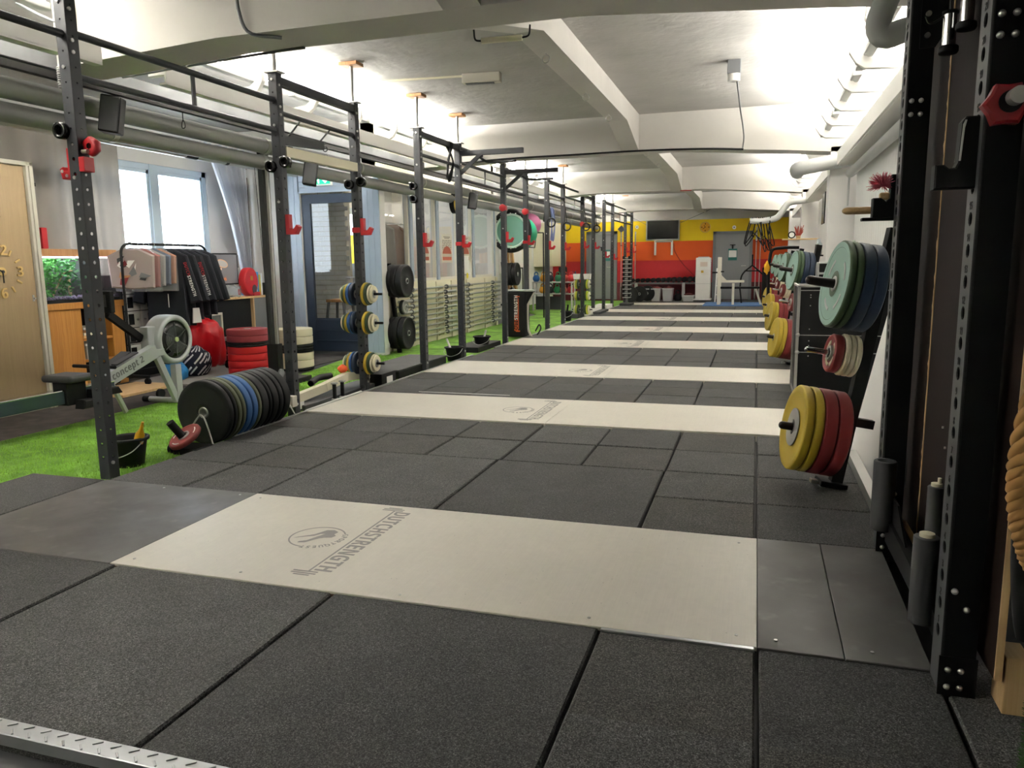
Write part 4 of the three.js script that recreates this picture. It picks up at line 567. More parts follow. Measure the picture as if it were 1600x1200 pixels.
  for (let i = 0; i < 4; i++) single('game_box', rspan(-6.79, -6.53, 0.4835 + i * 0.028, 0.4835 + i * 0.028 + 0.026, -6.15 - (i % 2) * 0.01, -6.42, 0.003), [M.woodPale, M.cream, M.oak, M.white][i], `${['lowest', 'second', 'third', 'topmost'][i]} flat box in the pile on the cabinet shelf`, 'box', 'boxes on the cabinet shelf');
  const bin = thing('storage_box', 'clear plastic storage box on the lower cabinet shelf', 'box', [-6.66, 0.262, -6.31]); part('tub', rspan(-0.12, 0.12, 0, 0.14, -0.13, 0.13, 0.01), M.lightGrey, bin); part('lid', rspan(-0.125, 0.125, 0.14, 0.165, -0.14, 0.14, 0.006), M.white, bin);
}
// curtains
function curtain(z0, z1, y0, y1, x, label, m, amp, gather) { const n = 90, g = new THREE.PlaneGeometry(1, 1, n, 12), p = g.attributes.position; for (let i = 0; i < p.count; i++) { const u = p.getX(i) + 0.5, v = p.getY(i) + 0.5; const pull = gather ? gather(v) : [0, 1]; const uu = pull[0] + u * (pull[1] - pull[0]); const w = Math.sin(u * 40 + Math.sin(u * 9) * 1.5) * amp + Math.sin(u * 17 + 1) * amp * 0.6; p.setXYZ(i, x + w, y0 + (y1 - y0) * v, z0 + (z1 - z0) * uu + w * 0.4); } g.computeVertexNormals(); const m2 = m.clone(); m2.side = THREE.DoubleSide; return single('curtain', g, m2, label, 'curtain'); }
curtain(-5.35, -7.2, 0.92, 2.75, -6.895, 'heavy grey-brown curtain drawn across the left of the window', M.curtain, 0.03);
curtain(-8.45, -9.3, 0.85, 2.75, -6.74, 'pale grey curtain gathered at the right of the window', M.curtainLight, 0.035, v => [0.72 - 0.72 * Math.pow(v, 1.6), 1]);
{ // things on the wall beside the door
  const w = -9.385; const s1 = thing('fire_sign', 'red and white fire extinguisher sign on the wall by the window', 'sign', [-6.86, 1.545, w]); part('plate', rspan(-0.04, 0.04, -0.075, 0.075, -0.008, 0.004, 0.002), M.redPlastic, s1); part('pictogram', [box(0.02, 0.10, 0.002, -0.018, 0, 0.005), box(0.014, 0.05, 0.002, 0.018, -0.03, 0.005), box(0.014, 0.02, 0.002, 0.018, 0.035, 0.005)], M.white, s1);
  const s2 = thing('fire_alarm_button', 'red fire alarm call point on the wall below the sign', 'alarm', [-6.91, 1.40, w]); part('box', rspan(-0.05, 0.05, -0.045, 0.045, -0.01, 0.045, 0.006), mat(0x9b1018, 0.4), s2); part('button', rspan(-0.0, 0.035, -0.02, 0.025, 0.044, 0.05, 0.003), M.white, s2);
  const s3 = thing('fire_bell', 'round red fire bell high on the wall by the window', 'bell', [-6.84, 2.56, w]); part('bell', toZ(lathe([[0, 0.06], [0.03, 0.058], [0.055, 0.04], [0.06, 0.02], [0.06, 0]], 24)), mat(0xa8121c, 0.4), s3); part('base', rspan(-0.05, 0.05, -0.05, 0.05, -0.012, 0.002), M.lightGrey, s3); part('conduit', hose([[-0.04, 0.03, 0], [-0.11, 0.04, 0], [-0.13, 0.0, 0], [-0.13, -1.2, 0]], 0.012, 30), M.grey, s3);
  single('wall_pipe', [rod([-6.8, 0.1, w + 0.02], [-6.8, 2.4, w + 0.02], 0.018)], mat(0x4a3a38, 0.6), 'thin brown pipe running down the wall beside the window', 'pipe');
  const ex = thing('exit_sign', 'lit green and white emergency exit sign over the glazed door', 'sign', [-5.52, 2.30, -9.20]); part('housing', rspan(-0.16, 0.16, -0.075, 0.075, -0.025, 0.02, 0.006), M.white, ex); part('panel', span(-0.145, 0.145, -0.055, 0.06, 0.02, 0.024), new THREE.MeshStandardMaterial({ color: 0x0a8f5a, emissive: new THREE.Color(0.01, 0.35, 0.17), emissiveIntensity: 0.9 }), ex); const pw = new THREE.MeshStandardMaterial({ color: 0xffffff, emissive: new THREE.Color(0.9, 1, 0.95), emissiveIntensity: 0.9 });
  part('pictogram', [ball(0.011, -0.07, 0.038, 0.026, 10).scale(1, 1, 1), prism([[-0.085, 0.02], [-0.05, 0.022], [-0.04, -0.005], [-0.055, -0.04], [-0.068, -0.04], [-0.06, -0.005], [-0.09, -0.03], [-0.1, -0.02], [-0.08, 0.0]], 0.003).translate(0, 0, 0.026), prism([[-0.03, 0.05], [-0.012, 0.05], [-0.012, -0.045], [-0.03, -0.045]], 0.003).translate(0, 0, 0.026)], pw, ex); part('arrow', [prism([[0.075, -0.045], [0.115, -0.005], [0.095, -0.005], [0.095, 0.045], [0.055, 0.045], [0.055, -0.005], [0.035, -0.005]], 0.003).translate(0, 0, 0.026)], pw, ex); part('hanger', [hose([[-0.02, 0.07, 0], [-0.03, 0.12, -0.05], [-0.1, 0.15, -0.15]], 0.005, 14), hose([[-0.15, 0.03, 0], [-0.2, 0.1, -0.1], [-0.22, 0.2, -0.15]], 0.004, 14)], M.white, ex);
}
// lockers, clothes rail and garments
{
  const l = thing('locker_unit', 'black locker unit with eight small white doors behind the clothes rail', 'lockers', [-6.6, 0.33, -6.79]); part('carcass', span(-0.3, -0.012, -0.36, 0.78, 0.02, -0.47), M.black, l);
  for (let r = 0; r < 5; r++) for (let c = 0; c < 2; c++) { const y = 0.575 - r * 0.186, z = -0.004 - c * 0.226; const d = part('door', rspan(-0.012, 0.002, y, y + 0.178, z, z - 0.218, 0.004), M.white, l); part('window', span(0.0, 0.004, y + 0.03, y + 0.15, z - (c ? 0.105 : 0.04), z - (c ? 0.18 : 0.12)), M.black, d); part('knob', toX(cyl(0.011, 0.02, 12)).translate(0.01, y + 0.085, z - (c ? 0.05 : 0.165)), M.zinc, d); }
  const r = thing('clothes_rail', 'black tubular clothes rail in front of the window', 'clothes rail', [-6.25, -0.04, 0]);
  part('rail', [hose([[0, 0.1, -6.45], [0, 1.3, -6.45], [0, 1.42, -6.46], [0, 1.47, -6.52], [0, 1.475, -6.7], [0, 1.475, -7.5], [0, 1.47, -7.68], [0, 1.42, -7.74], [0, 1.3, -7.75], [0, 0.1, -7.75]], 0.014, 120, 10)], M.black, r); for (const z of [-6.45, -7.75]) part('foot', [bar([-0.22, 0.1, z], [0.22, 0.1, z], 0.03, 0.03)], M.black, r); for (const z of [-6.45, -7.75]) for (const x of [-0.2, 0.2]) part('castor', toZ(cyl(0.035, 0.025, 16)).translate(x, 0.05, z), M.black, r); part('lower_shelf', [bar([0, 0.45, -6.45], [0, 0.45, -7.75], 0.02, 0.02), bar([-0.15, 0.12, -6.45], [-0.15, 0.12, -7.75], 0.02, 0.02)], M.black, r);
  const TURN = 0.42; const hanger = (z, m, label) => { const h = thing('clothes_hanger', label, 'hanger', [-6.25, 0, z], TURN, 'hangers on the rail'); part('arm', hose([[0, 1.39, 0], [0.2, 1.31, 0], [0.21, 1.295, 0], [-0.21, 1.295, 0], [-0.2, 1.31, 0]], 0.006, 60, 6, true), m, h); part('hook', hose([[0, 1.385, 0], [0, 1.41, 0], [0.02, 1.43, 0], [0.012, 1.452, 0], [-0.012, 1.452, 0], [-0.02, 1.437, 0]], 0.003, 24, 5), M.zinc, h); };
  const garment = (z, w, y0, m, label, o = {}) => { const y1 = 1.375, s = w / 2, sl = o.sleeve || 0; const out = sl ? [[-0.09, y1], [-s, y1 - 0.07], [-s - 0.12, y1 - 0.55], [-s - 0.03, y1 - 0.57], [-s + 0.04, y1 - 0.2], [-s + 0.03, y0], [s - 0.03, y0 - 0.01], [s - 0.04, y1 - 0.2], [s + 0.03, y1 - 0.57], [s + 0.12, y1 - 0.55], [s, y1 - 0.07], [0.09, y1]] : [[-0.08, y1], [-s, y1 - 0.07], [-s + 0.02, y0 + 0.02], [0, y0], [s - 0.02, y0 + 0.01], [s, y1 - 0.07], [0.08, y1]];
    const t = thing('garment', label, 'clothing', [-6.25, 0, z], TURN, 'clothes on the rail'); const g = prism(out, o.t || 0.05, 0.016), p = g.attributes.position; for (let i = 0; i < p.count; i++) p.setZ(i, p.getZ(i) + Math.sin(p.getX(i) * 38 + p.getY(i) * 3) * 0.007 * Math.min(1, (y1 - p.getY(i)) * 5)); g.computeVertexNormals(); part('cloth', g, m, t); if (o.hood) part('hood', new THREE.SphereGeometry(0.1, 18, 10).scale(1.25, 0.55, 0.5).translate(0, y1 - 0.03, 0.02), m, t); return t; };
  const wrapped = [[-6.58, 0x9c8f8b, 'clear-wrapped grey and red shirt'], [-6.66, 0xa85b52, 'clear-wrapped brick-red shirt'], [-6.74, 0x8f8d88, 'clear-wrapped camouflage-grey shirt'], [-6.82, 0x555b66, 'clear-wrapped slate shirt'], [-6.90, 0xc07a55, 'clear-wrapped orange-brown shirt']];
  wrapped.forEach(([z, c, l], i) => { hanger(z, M.black, `black hanger holding the ${l}`); const t = garment(z, 0.44, 0.98 + i * 0.01, mat(c, 0.8), l + ' on the left of the rail', { t: 0.035 }); for (let k = 0; k < 13; k++) part('print_patch', prism([[0, 0], [rr(0.03, 0.07), rr(-0.02, 0.03)], [rr(0.05, 0.1), rr(0.03, 0.12)], [rr(-0.02, 0.02), rr(0.02, 0.06)]], 0.002).rotateZ(rr(-0.6, 0.6)).translate(rr(-0.17, 0.1), rr(1.0, 1.25), 0.020 + k * 0.0012), [M.white, M.plateRed, M.darkGrey, M.oak, M.grey][(k + i) % 5], t); if (i === 4 || i === 1) part('wrap', prism([[-0.1, 1.39], [-0.23, 1.30], [-0.225, 0.95], [0.225, 0.94], [0.23, 1.30], [0.1, 1.39]], 0.06, 0.006), M.clearPlastic, t, 'clear plastic wrap'); });
  [-7.06, -7.18, -7.30, -7.42, -7.54].forEach((z, i) => { hanger(z, M.zinc, `wire hanger holding the ${ord[i]} black hoodie from the left`); const t = garment(z, 0.46, i < 3 ? 0.56 : 0.66, M.cloth, `${ord[i]} black hoodie from the left on the clothes rail`, { sleeve: 1, hood: 1, t: 0.075 }); if (i === 2 || i === 0) { const put = g => g.rotateZ(-Math.PI / 2 + 0.22).rotateY(0.0); part('print', [text('DUTCH', 0.034, 0.002).rotateZ(-1.33).translate(0.245, 1.17, 0.048)], mat(0xa3121c, 0.7), t, 'red sleeve lettering'); part('print', [text('STRENGTH', 0.034, 0.002).rotateZ(-1.33).translate(0.285, 0.985, 0.048)], M.white, t, 'white sleeve lettering'); } if (i === 0) part('zip', [span(0.02, 0.027, 0.75, 0.9, 0.047, 0.05)], M.white, t); });
}
// soft bags
const blob = (sx, sy, sz, amp, s, nn = 40) => { const g = new THREE.SphereGeometry(1, nn, nn * 0.7 | 0), p = g.attributes.position; for (let i = 0; i < p.count; i++) { const x = p.getX(i), y = p.getY(i), z = p.getZ(i); const k = 1 + amp * (Math.sin(x * 5 + s) * Math.sin(y * 4 + s * 2) + 0.5 * Math.sin(z * 9 + y * 6 + s)); const w = 1 + amp * 0.35 * Math.sin(x * 17 + y * 13 + s) * Math.sin(z * 15 - y * 19); p.setXYZ(i, x * sx * k * w, Math.max(-0.82, y) * sy * k * w, z * sz * k * w); } g.computeVertexNormals(); return g; };
{
  const rb = thing('bean_bag', 'shiny red crumpled bag slumped under the hoodies', 'bag', [-6.05, 0.31, -7.42]); part('sack', blob(0.17, 0.31, 0.24, 0.10, 1).rotateX(0.35), mat(0xc41420, 0.32), rb); part('neck', prism([[-0.05, 0], [0.05, 0], [0.03, 0.16], [-0.035, 0.16]], 0.02, 0.004).rotateY(1.2).translate(0.04, 0.26, 0.2), M.white, rb);
  const st = thing('striped_bag', 'navy and white striped sack on the floor below the red bag', 'bag', [-6.03, 0.125, -7.16]);
  const c = document.createElement('canvas'); c.width = c.height = 256; const x = c.getContext('2d'); x.fillStyle = '#15192a'; x.fillRect(0, 0, 256, 256); x.fillStyle = '#d8d8da'; x.lineWidth = 9; x.strokeStyle = '#d8d8da'; for (let i = -9; i < 10; i++) for (let j = 0; j < 4; j++) if ((i * 5 + j * 3 + 45) % 4) { x.beginPath(); x.moveTo(i * 27 + j * 64, 256 - j * 64); x.lineTo(i * 27 + j * 64 + 50, 256 - j * 64 - 50); x.stroke(); } const stex = new THREE.CanvasTexture(c); stex.colorSpace = THREE.SRGBColorSpace; stex.wrapS = stex.wrapT = THREE.RepeatWrapping; stex.repeat.set(2, 1);
  part('sack', blob(0.17, 0.185, 0.18, 0.06, 3), new THREE.MeshStandardMaterial({ map: stex, roughness: 0.9 }), st);
  single('blue_bag', blob(0.14, 0.11, 0.13, 0.08, 5).translate(-6.02, 0.06, -6.82), mat(0x1779b8, 0.5), 'small bright blue sack on the floor by the rower', 'bag');
  single('floor_board', [slabAt(-6.3, -5.75, -0.04, -0.015, -5.8, -6.55, 0.003)], M.woodPale, 'pale plywood sheet on the floor behind the rower', 'board'); single('floor_sheet', [slabAt(-6.4, -5.62, -0.04, -0.02, -6.56, -7.9, 0.003)], mat(0x8f8a83, 0.8), 'grey sheet on the floor under the bags', 'mat');
}
// desk with its things
{
  const d = thing('desk', 'dark desk with pale top edge under the window', 'desk', [-6.5, -0.04, -7.98]); part('top', rspan(-0.48, 0.0, 0.80, 0.83, 0, -1.36, 0.004), M.woodPale, d); part('modesty_panel', span(-0.06, -0.04, 0.1, 0.80, -0.02, -0.95), M.black, d); part('leg', rspan(-0.46, 0.0, 0, 0.80, -0.96, -0.985), M.woodPale, d); part('leg', rspan(-0.46, -0.0, 0, 0.80, -0.0, -0.025), M.black, d); part('drawer_block', span(-0.45, -0.01, 0.05, 0.80, -0.985, -1.35), M.grey, d);
  const m = thing('display_panel', 'flat screen on the desk showing a grey and orange robot toy', 'screen', [-6.62, 0.79, -8.5], 0); part('casing', rspan(-0.04, 0.0, 0.16, 0.57, 0.32, -0.32, 0.006), M.black, m);
  const cv = document.createElement('canvas'); cv.width = 512; cv.height = 320; const g = cv.getContext('2d'); g.fillStyle = '#5d5c5d'; g.fillRect(0, 0, 512, 320); const pr = (n, f) => { for (let i = 0; i < n; i++) f(); }; pr(70, () => { g.fillStyle = ['#b98a63', '#8c5a3c', '#caa98c', '#6b4a38', '#e08a3c'][rnd() * 5 | 0]; g.fillRect(70 + rr(0, 150) , 70 + rr(0, 200), rr(8, 30), rr(6, 26)); }); g.fillStyle = '#8f8b86'; g.beginPath(); g.ellipse(260, 100, 90, 40, 0.2, 0, 7); g.fill(); g.strokeStyle = '#b98a63'; g.lineWidth = 9; g.stroke(); pr(26, () => { g.fillStyle = ['#d97f35', '#b9683a', '#8a5a42'][rnd() * 3 | 0]; g.fillRect(200 + rr(0, 110), 230 + rr(0, 60), rr(10, 30), rr(8, 24)); });
  const sT = new THREE.CanvasTexture(cv); sT.colorSpace = THREE.SRGBColorSpace; const sm = new THREE.MeshStandardMaterial({ map: sT, emissive: 0xffffff, emissiveMap: sT, emissiveIntensity: 0.25, roughness: 0.3 }); sm.userData.metres = false; const pl = part('screen', new THREE.PlaneGeometry(0.60, 0.375).rotateY(Math.PI / 2).translate(0.0015, 0.367, 0), sm, m, 'picture of a robot toy'); part('stand', [rspan(-0.1, 0.05, 0, 0.015, 0.12, -0.12, 0.004), rspan(-0.04, -0.02, 0, 0.2, 0.03, -0.03, 0.004)], M.black, m);
  const h = thing('hose_reel', 'round red hose reel standing on the desk', 'hose reel', [-6.55, 0.79, -8.93], 0.15); part('disc', [toX(lathe([[0, -0.05], [0.17, -0.05], [0.19, -0.04], [0.19, 0.04], [0.17, 0.05], [0, 0.05]], 36)).translate(0, 0.19, 0)], M.redPlastic, h); part('drum_window', toX(cyl(0.06, 0.008, 24)).translate(0.052, 0.09, -0.06), M.darkGrey, h); part('sticker', rspan(0.05, 0.054, 0.21, 0.27, 0.03, -0.03, 0.001).rotateX(0), M.plateYellow, h); part('side', rspan(-0.06, -0.04, 0.02, 0.1, 0.14, 0.19), M.redPlastic, h);
  const gp = single('grey_panel', rspan(-6.72, -6.70, 1.17, 1.34, -8.72, -8.95, 0.004).rotateZ(0), M.grey, 'tilted grey board behind the hose reel', 'board');
  [[-9.06, 0.31, 0x2f7fb8, 'tall blue book'], [-9.10, 0.29, 0xe8ecef, 'white book'], [-9.14, 0.32, 0x4b94c8, 'pale blue book'], [-9.18, 0.28, 0xd9c23a, 'yellow book'], [-9.22, 0.30, 0xdfe5ea, 'pale folder']].forEach(([z, hh, c, l]) => single('book', rspan(-6.78, -6.56, 0.791, 0.791 + hh, z, z - 0.034, 0.003), mat(c, 0.6), l + ' standing at the right end of the desk', 'book', 'books on the desk'));
  single('red_box', rspan(-6.56, -6.50, 0.791, 0.84, -8.97, -9.11, 0.004), M.redPlastic, 'small red carton on the front edge of the desk', 'box'); single('desk_speaker', rspan(-6.6, -6.5, 0.791, 0.96, -9.25, -9.32, 0.006), M.black, 'small black speaker at the right end of the desk', 'loudspeaker'); single('plastic_bags', blob(0.12, 0.09, 0.17, 0.16, 7).translate(-6.6, 0.86, -8.62), M.clearPlastic, 'crumpled clear plastic bag below the screen', 'bag');
  const fr = thing('picture_frame', 'pale empty frame standing under the desk', 'frame', [-6.3, -0.04, -7.9]); part('frame', [rspan(0, 0.02, 0.35, 0.38, 0.11, -0.11), rspan(0, 0.02, 0.64, 0.67, 0.11, -0.11), rspan(0, 0.02, 0.35, 0.67, 0.11, 0.08), rspan(0, 0.02, 0.35, 0.67, -0.08, -0.11)], M.offwhite, fr); part('back', span(0.004, 0.01, 0.37, 0.65, 0.09, -0.09), M.grey, fr); part('shelf', span(-0.2, 0.06, 0.32, 0.35, 0.3, -0.3), M.grey, fr); part('shelf_leg', [bar([0, 0, 0.28], [0, 0.6, 0.28], 0.03, 0.03), bar([0, 0, -0.28], [0, 0.35, -0.28], 0.03, 0.03)], M.black, fr);
}
// stacked plates on the floor
{
  const stack = (x, z, list, nm) => { let y = -0.04; list.forEach(([t, m, l]) => { plate([x, y + t / 2, z], 'y', 0.225, t, m, `${l} in the ${nm}`, nm); y += t + 0.001; }); };
  stack(-5.45, -7.35, [[0.03, M.plateBlack, 'black plate at the bottom'], [0.078, M.stackRed, 'lowest bright red plate'], [0.078, M.stackRed, 'second bright red plate from below'], [0.078, M.stackRed, 'third bright red plate from below'], [0.078, M.stackRed, 'top bright red plate'], [0.024, M.plateBlack, 'lower thin black plate'], [0.024, M.plateBlack, 'upper thin black plate'], [0.07, M.stackRose, 'lower faded red plate'], [0.07, M.stackRose, 'topmost faded red plate']], 'red plate stack beside the desk');
  stack(-5.25, -7.95, [[0.03, M.plateBlack, 'bottom black plate'], [0.09, M.plateBone, 'lowest cream plate'], [0.09, M.plateBone, 'second cream plate from below'], [0.03, M.plateBlack, 'lower black plate of the middle trio'], [0.03, M.plateBlack, 'middle black plate'], [0.035, M.plateBlack, 'upper black plate'], [0.09, M.plateBone, 'third cream plate from below'], [0.09, M.plateBone, 'top cream plate']], 'cream plate stack behind the red one');
}
// cable station between rig and door
{
  const t = thing('cable_station', 'tall slim cable station with silver rail behind the second upright', 'cable machine', [-4.85, -0.04, -6.95]); part('column', rspan(-0.03, 0.03, 0.1, 2.4, -0.03, 0.03, 0.004), M.darkGrey, t); part('guide_rail', rspan(0.045, 0.075, 0.2, 2.35, -0.015, 0.015, 0.004), M.zinc, t); part('top_arm', [bar([-0.02, 2.38, 0], [0.36, 2.38, 0], 0.06, 0.06)], M.black, t); part('carriage', rspan(-0.04, 0.09, 0.12, 0.42, -0.045, 0.045), M.black, t); part('base', rspan(-0.2, 0.3, 0.0, 0.06, -0.25, 0.25, 0.01), M.black, t); part('cable', [rod([0.01, 0.3, 0.04], [-0.06, 2.36, 0.04], 0.003), rod([0.12, 0.06, 0.05], [0.12, 2.36, 0.05], 0.002)], M.black, t); part('pulley', [toX(cyl(0.045, 0.02, 20)).translate(0.14, 0.12, 0.08), toX(cyl(0.045, 0.02, 20)).translate(0.36, 2.33, 0.02)], M.grey, t);
}

// ---------- rowing machine ----------
{
  const alloy = mat(0xb9bec0, 0.42, { metalness: 0.25 }), t = thing('rowing_machine', 'grey rowing machine with a round fan flywheel on the left', 'rowing machine', [-5.02, -0.04, 0]);
  const fy = 0.585, fz = -5.72, fx = -0.07;
  part('flywheel_housing', [toX(lathe([[0.15, -0.10], [0.205, -0.10], [0.222, -0.08], [0.225, -0.02], [0.222, 0.07], [0.208, 0.085], [0.180, 0.087], [0.172, 0.07], [0.172, -0.09], [0.15, -0.10]], 56)).translate(fx, fy, fz)], alloy, t); part('side_band', [toX(new THREE.CylinderGeometry(0.229, 0.229, 0.075, 24, 1, false, 0.3, 1.2)).translate(fx - 0.03, fy, fz)], M.darkGrey, t);
  const cage = part('fan_cage', [toX(lathe([[0, 0.082], [0.12, 0.08], [0.172, 0.068], [0.172, 0.045], [0, 0.045]], 40)).translate(fx, fy, fz)], M.blackGloss, t); const rings = []; for (let i = 0; i < 9; i++) rings.push(ring(0.03 + i * 0.0115, 0.0018, 40, 5).rotateY(Math.PI / 2).translate(fx + 0.083, fy, fz)); stuff(part('grille_wire', rings, M.grey, t)); for (let i = 0; i < 6; i++) part('spoke', bar([fx + 0.085, fy, fz], [fx + 0.08, fy + Math.sin(i * 1.047 + 0.5) * 0.155, fz + Math.cos(i * 1.047 + 0.5) * 0.155], 0.005, 0.008), M.darkGrey, t); part('hub_cap', toX(cyl(0.022, 0.012, 20)).translate(fx + 0.09, fy, fz), mat(0xb8c98a, 0.5), t); part('damper_lever', prism([[0, 0], [0.06, 0.02], [0.07, 0.0], [0.05, -0.02]], 0.02).rotateY(Math.PI / 2).translate(fx + 0.1, fy - 0.12, fz + 0.14), M.black, t);
  part('frame_bracket', [rspan(fx - 0.05, fx + 0.04, 0.42, 0.72, -5.43, -5.53, 0.01), rspan(fx - 0.05, fx + 0.09, 0.46, 0.52, -5.4, -5.56)], alloy, t);
  part('main_beam', [bar([0, 0.30, -4.80], [0, 0.51, -5.45], 0.075, 0.11)], alloy, t); const ang = Math.atan2(0.21, -0.65);
  part('print', text('concept 2', 0.058, 0.002).rotateZ(0.312).rotateY(Math.PI / 2).translate(0.0385, 0.40, -5.11), M.grey, t, 'grey printed lettering'); 
  part('foot_stretcher', [bar([0.0, 0.445, -5.0], [0.0, 0.52, -5.24], 0.06, 0.012), bar([-0.07, 0.42, -5.0], [-0.07, 0.52, -5.22], 0.10, 0.02)].slice(0, 1), M.darkGrey, t); part('foot_stretcher', bar([-0.08, 0.42, -5.0], [-0.08, 0.52, -5.22], 0.10, 0.02), M.darkGrey, t); 
  part('rail', [rspan(-0.04, 0.04, 0.215, 0.315, -2.9, -4.95, 0.008)], mat(0x4b5a63, 0.3, { metalness: 0.6 }), t); part('rail_cap', [rspan(-0.046, 0.046, 0.312, 0.325, -2.9, -4.95, 0.004)], M.chrome, t, 'bright rail top');
  part('seat', [rbox(0.30, 0.055, 0.24, 0.024, 0, 0.405, -4.55, 3)], M.darkGrey, t); part('seat_carriage', [rspan(-0.07, 0.07, 0.2, 0.385, -4.46, -4.64, 0.008)], M.black, t); part('handle', [toX(cyl(0.014, 0.42, 14)).translate(0.02, 0.46, -4.78), rspan(-0.04, 0.08, 0.43, 0.47, -4.78, -4.86)], M.black, t);
  part('footrest', [prism([[-0.13, -0.02], [0.13, -0.02], [0.10, 0.02], [-0.12, 0.03]], 0.1, 0.01).rotateY(Math.PI / 2).translate(0.1, 0.26, -4.78)], M.black, t); part('footrest', [prism([[-0.13, -0.02], [0.13, -0.02], [0.10, 0.02], [-0.12, 0.03]], 0.1, 0.01).rotateY(Math.PI / 2).translate(0.12, 0.20, -4.65)], M.black, t);
  part('front_leg', [bar([0, 0.45, -5.48], [0.02, 0.03, -5.66], 0.045, 0.05)], alloy, t); part('front_leg', [bar([0.0, 0.36, -5.70], [0.02, 0.03, -5.68], 0.06, 0.07)], alloy, t); part('front_foot', [rod([-0.32, 0.03, -5.68], [0.26, 0.03, -5.68], 0.025)], alloy, t); part('foot_cap', rod([-0.37, 0.03, -5.68], [-0.30, 0.03, -5.68], 0.028), M.black, t); part('transport_wheel', toX(cyl(0.045, 0.03, 18)).translate(-0.24, 0.07, -5.75), M.black, t); part('mid_leg', [bar([-0.02, 0.28, -4.98], [-0.02, 0.03, -5.1], 0.03, 0.03)], M.lightGrey, t); part('rear_leg', [bar([0, 0.22, -3.1], [0, 0.02, -3.0], 0.05, 0.05), rod([-0.25, 0.025, -3.0], [0.25, 0.025, -3.0], 0.025)], alloy, t);
  part('monitor_arm', [bar([-0.1, 0.62, -5.42], [-0.08, 0.86, -5.06], 0.04, 0.06), bar([-0.08, 0.85, -5.06], [-0.08, 1.05, -5.12], 0.03, 0.03)], M.black, t); part('monitor', [rspan(-0.17, 0.03, 0.87, 1.05, -4.99, -5.04, 0.01)], M.black, t); part('monitor_screen', span(-0.13, -0.01, 0.92, 1.02, -4.985, -4.99), M.darkGrey, t);
}
// ---------- floor row of bumper plates by the rig ----------
{
  const list = [[0.042, 'plateBlack', 'front black plate'], [0.028, 'plateBlack', 'second black plate'], [0.036, 'plateOlive', 'first olive plate'], [0.036, 'plateOlive', 'second olive plate'], [0.058, 'plateBlue', 'first blue plate'], [0.055, 'plateBlue', 'second blue plate'], [0.03, 'plateOlive', 'thin brown-olive plate'], [0.075, 'plateBlack', 'thick black plate behind the blue pair'], [0.03, 'plateBlack', 'thin black plate'], [0.07, 'plateBlack', 'second thick black plate'], [0.05, 'plateBlack', 'next to last black plate'], [0.08, 'plateBlack', 'rearmost thick black plate']];
  let z = -4.34; for (const [t, m, l] of list) { plate([-3.62, 0.195, z - t / 2], 'z', 0.225, t, M[m], `${l} in the floor row at the rig`, 'floor row of bumper plates', { hub: M.zinc }); z -= t + 0.012; }
  const r = thing('plate_toaster', 'thin steel plate rack on the floor holding the black and blue plates', 'plate rack'); part('base_rail', [rod([-3.50, -0.018, -4.25], [-3.50, -0.018, -5.3], 0.009), ], M.zinc, r); part('base_rail', rod([-3.76, -0.02, -4.25], [-3.76, -0.02, -5.3], 0.009), M.zinc, r); part('front_hoop', [hose([[-3.76, -0.02, -4.27], [-3.65, 0.16, -4.31], [-3.62, 0.185, -4.315], [-3.59, 0.16, -4.31], [-3.50, -0.018, -4.27]], 0.006, 40)], M.zinc, r); part('back_hoop', [hose([[-3.76, -0.02, -5.28], [-3.65, 0.16, -5.25], [-3.62, 0.18, -5.25], [-3.59, 0.16, -5.25], [-3.50, -0.018, -5.28]], 0.006, 40)], M.zinc, r);
  const lm = thing('landmine_base', 'black wheeled base lying in front of the black plates', 'base', [-3.63, -0.04, -4.14]); part('body', rspan(-0.03, 0.16, 0.0, 0.05, -0.1, 0.08, 0.012), M.black, lm); part('wheel', [toX(cyl(0.035, 0.03, 20)).translate(-0.06, 0.035, 0.04)], M.black, lm); part('pin', [cyl(0.026, 0.19, 20).rotateZ(0.25).rotateX(0.55).translate(0.015, 0.15, 0.055)], M.black, lm);
  const rp = plate([-3.60, 0.075, -4.12], 'y', 0.115, 0.035, M.plateRust, 'small dark red plate tilted on the black base by the rig', 'loose plates', { marks: 0 }); rp.rotation.set(0.55, 0, 0.25); const mk = []; for (const a0 of [0.2, 2.6, 4.2]) for (let i = 0; i < 6; i++) mk.push(box(0.008, 0.002, 0.014).translate(0.085, 0.0165, 0).rotateY(a0 + i * 0.13)); part('raised_mark', mk, M.white, rp, 'white raised markings');
}
// ---------- buckets ----------
function bucket(x, y, z, s, label) { const b = thing('bucket', label, 'bucket', [x, y, z], 0, 'black buckets by the rig'); part('tub', lathe([[0.0, 0.006], [0.082, 0.006], [0.108, 0.165], [0.122, 0.165], [0.124, 0.182], [0.112, 0.186], [0.104, 0.172], [0.078, 0.0], [0.0, 0.0]].map(([r, h]) => [r * s, h * s]), 32), M.black, b); part('handle', hose([[-0.118 * s, 0.165 * s, 0], [-0.1 * s, 0.11 * s, 0.09 * s], [0, 0.075 * s, 0.132 * s], [0.1 * s, 0.11 * s, 0.09 * s], [0.118 * s, 0.165 * s, 0]], 0.003, 30), M.zinc, b); part('chalk', cyl(0.098 * s, 0.01, 24).translate(0, 0.13 * s, 0), M.darkGrey, b); return b; }
bucket(-3.72, -0.035, -3.76, 1.0, 'black bucket behind the nearest upright with a yellow bottle');
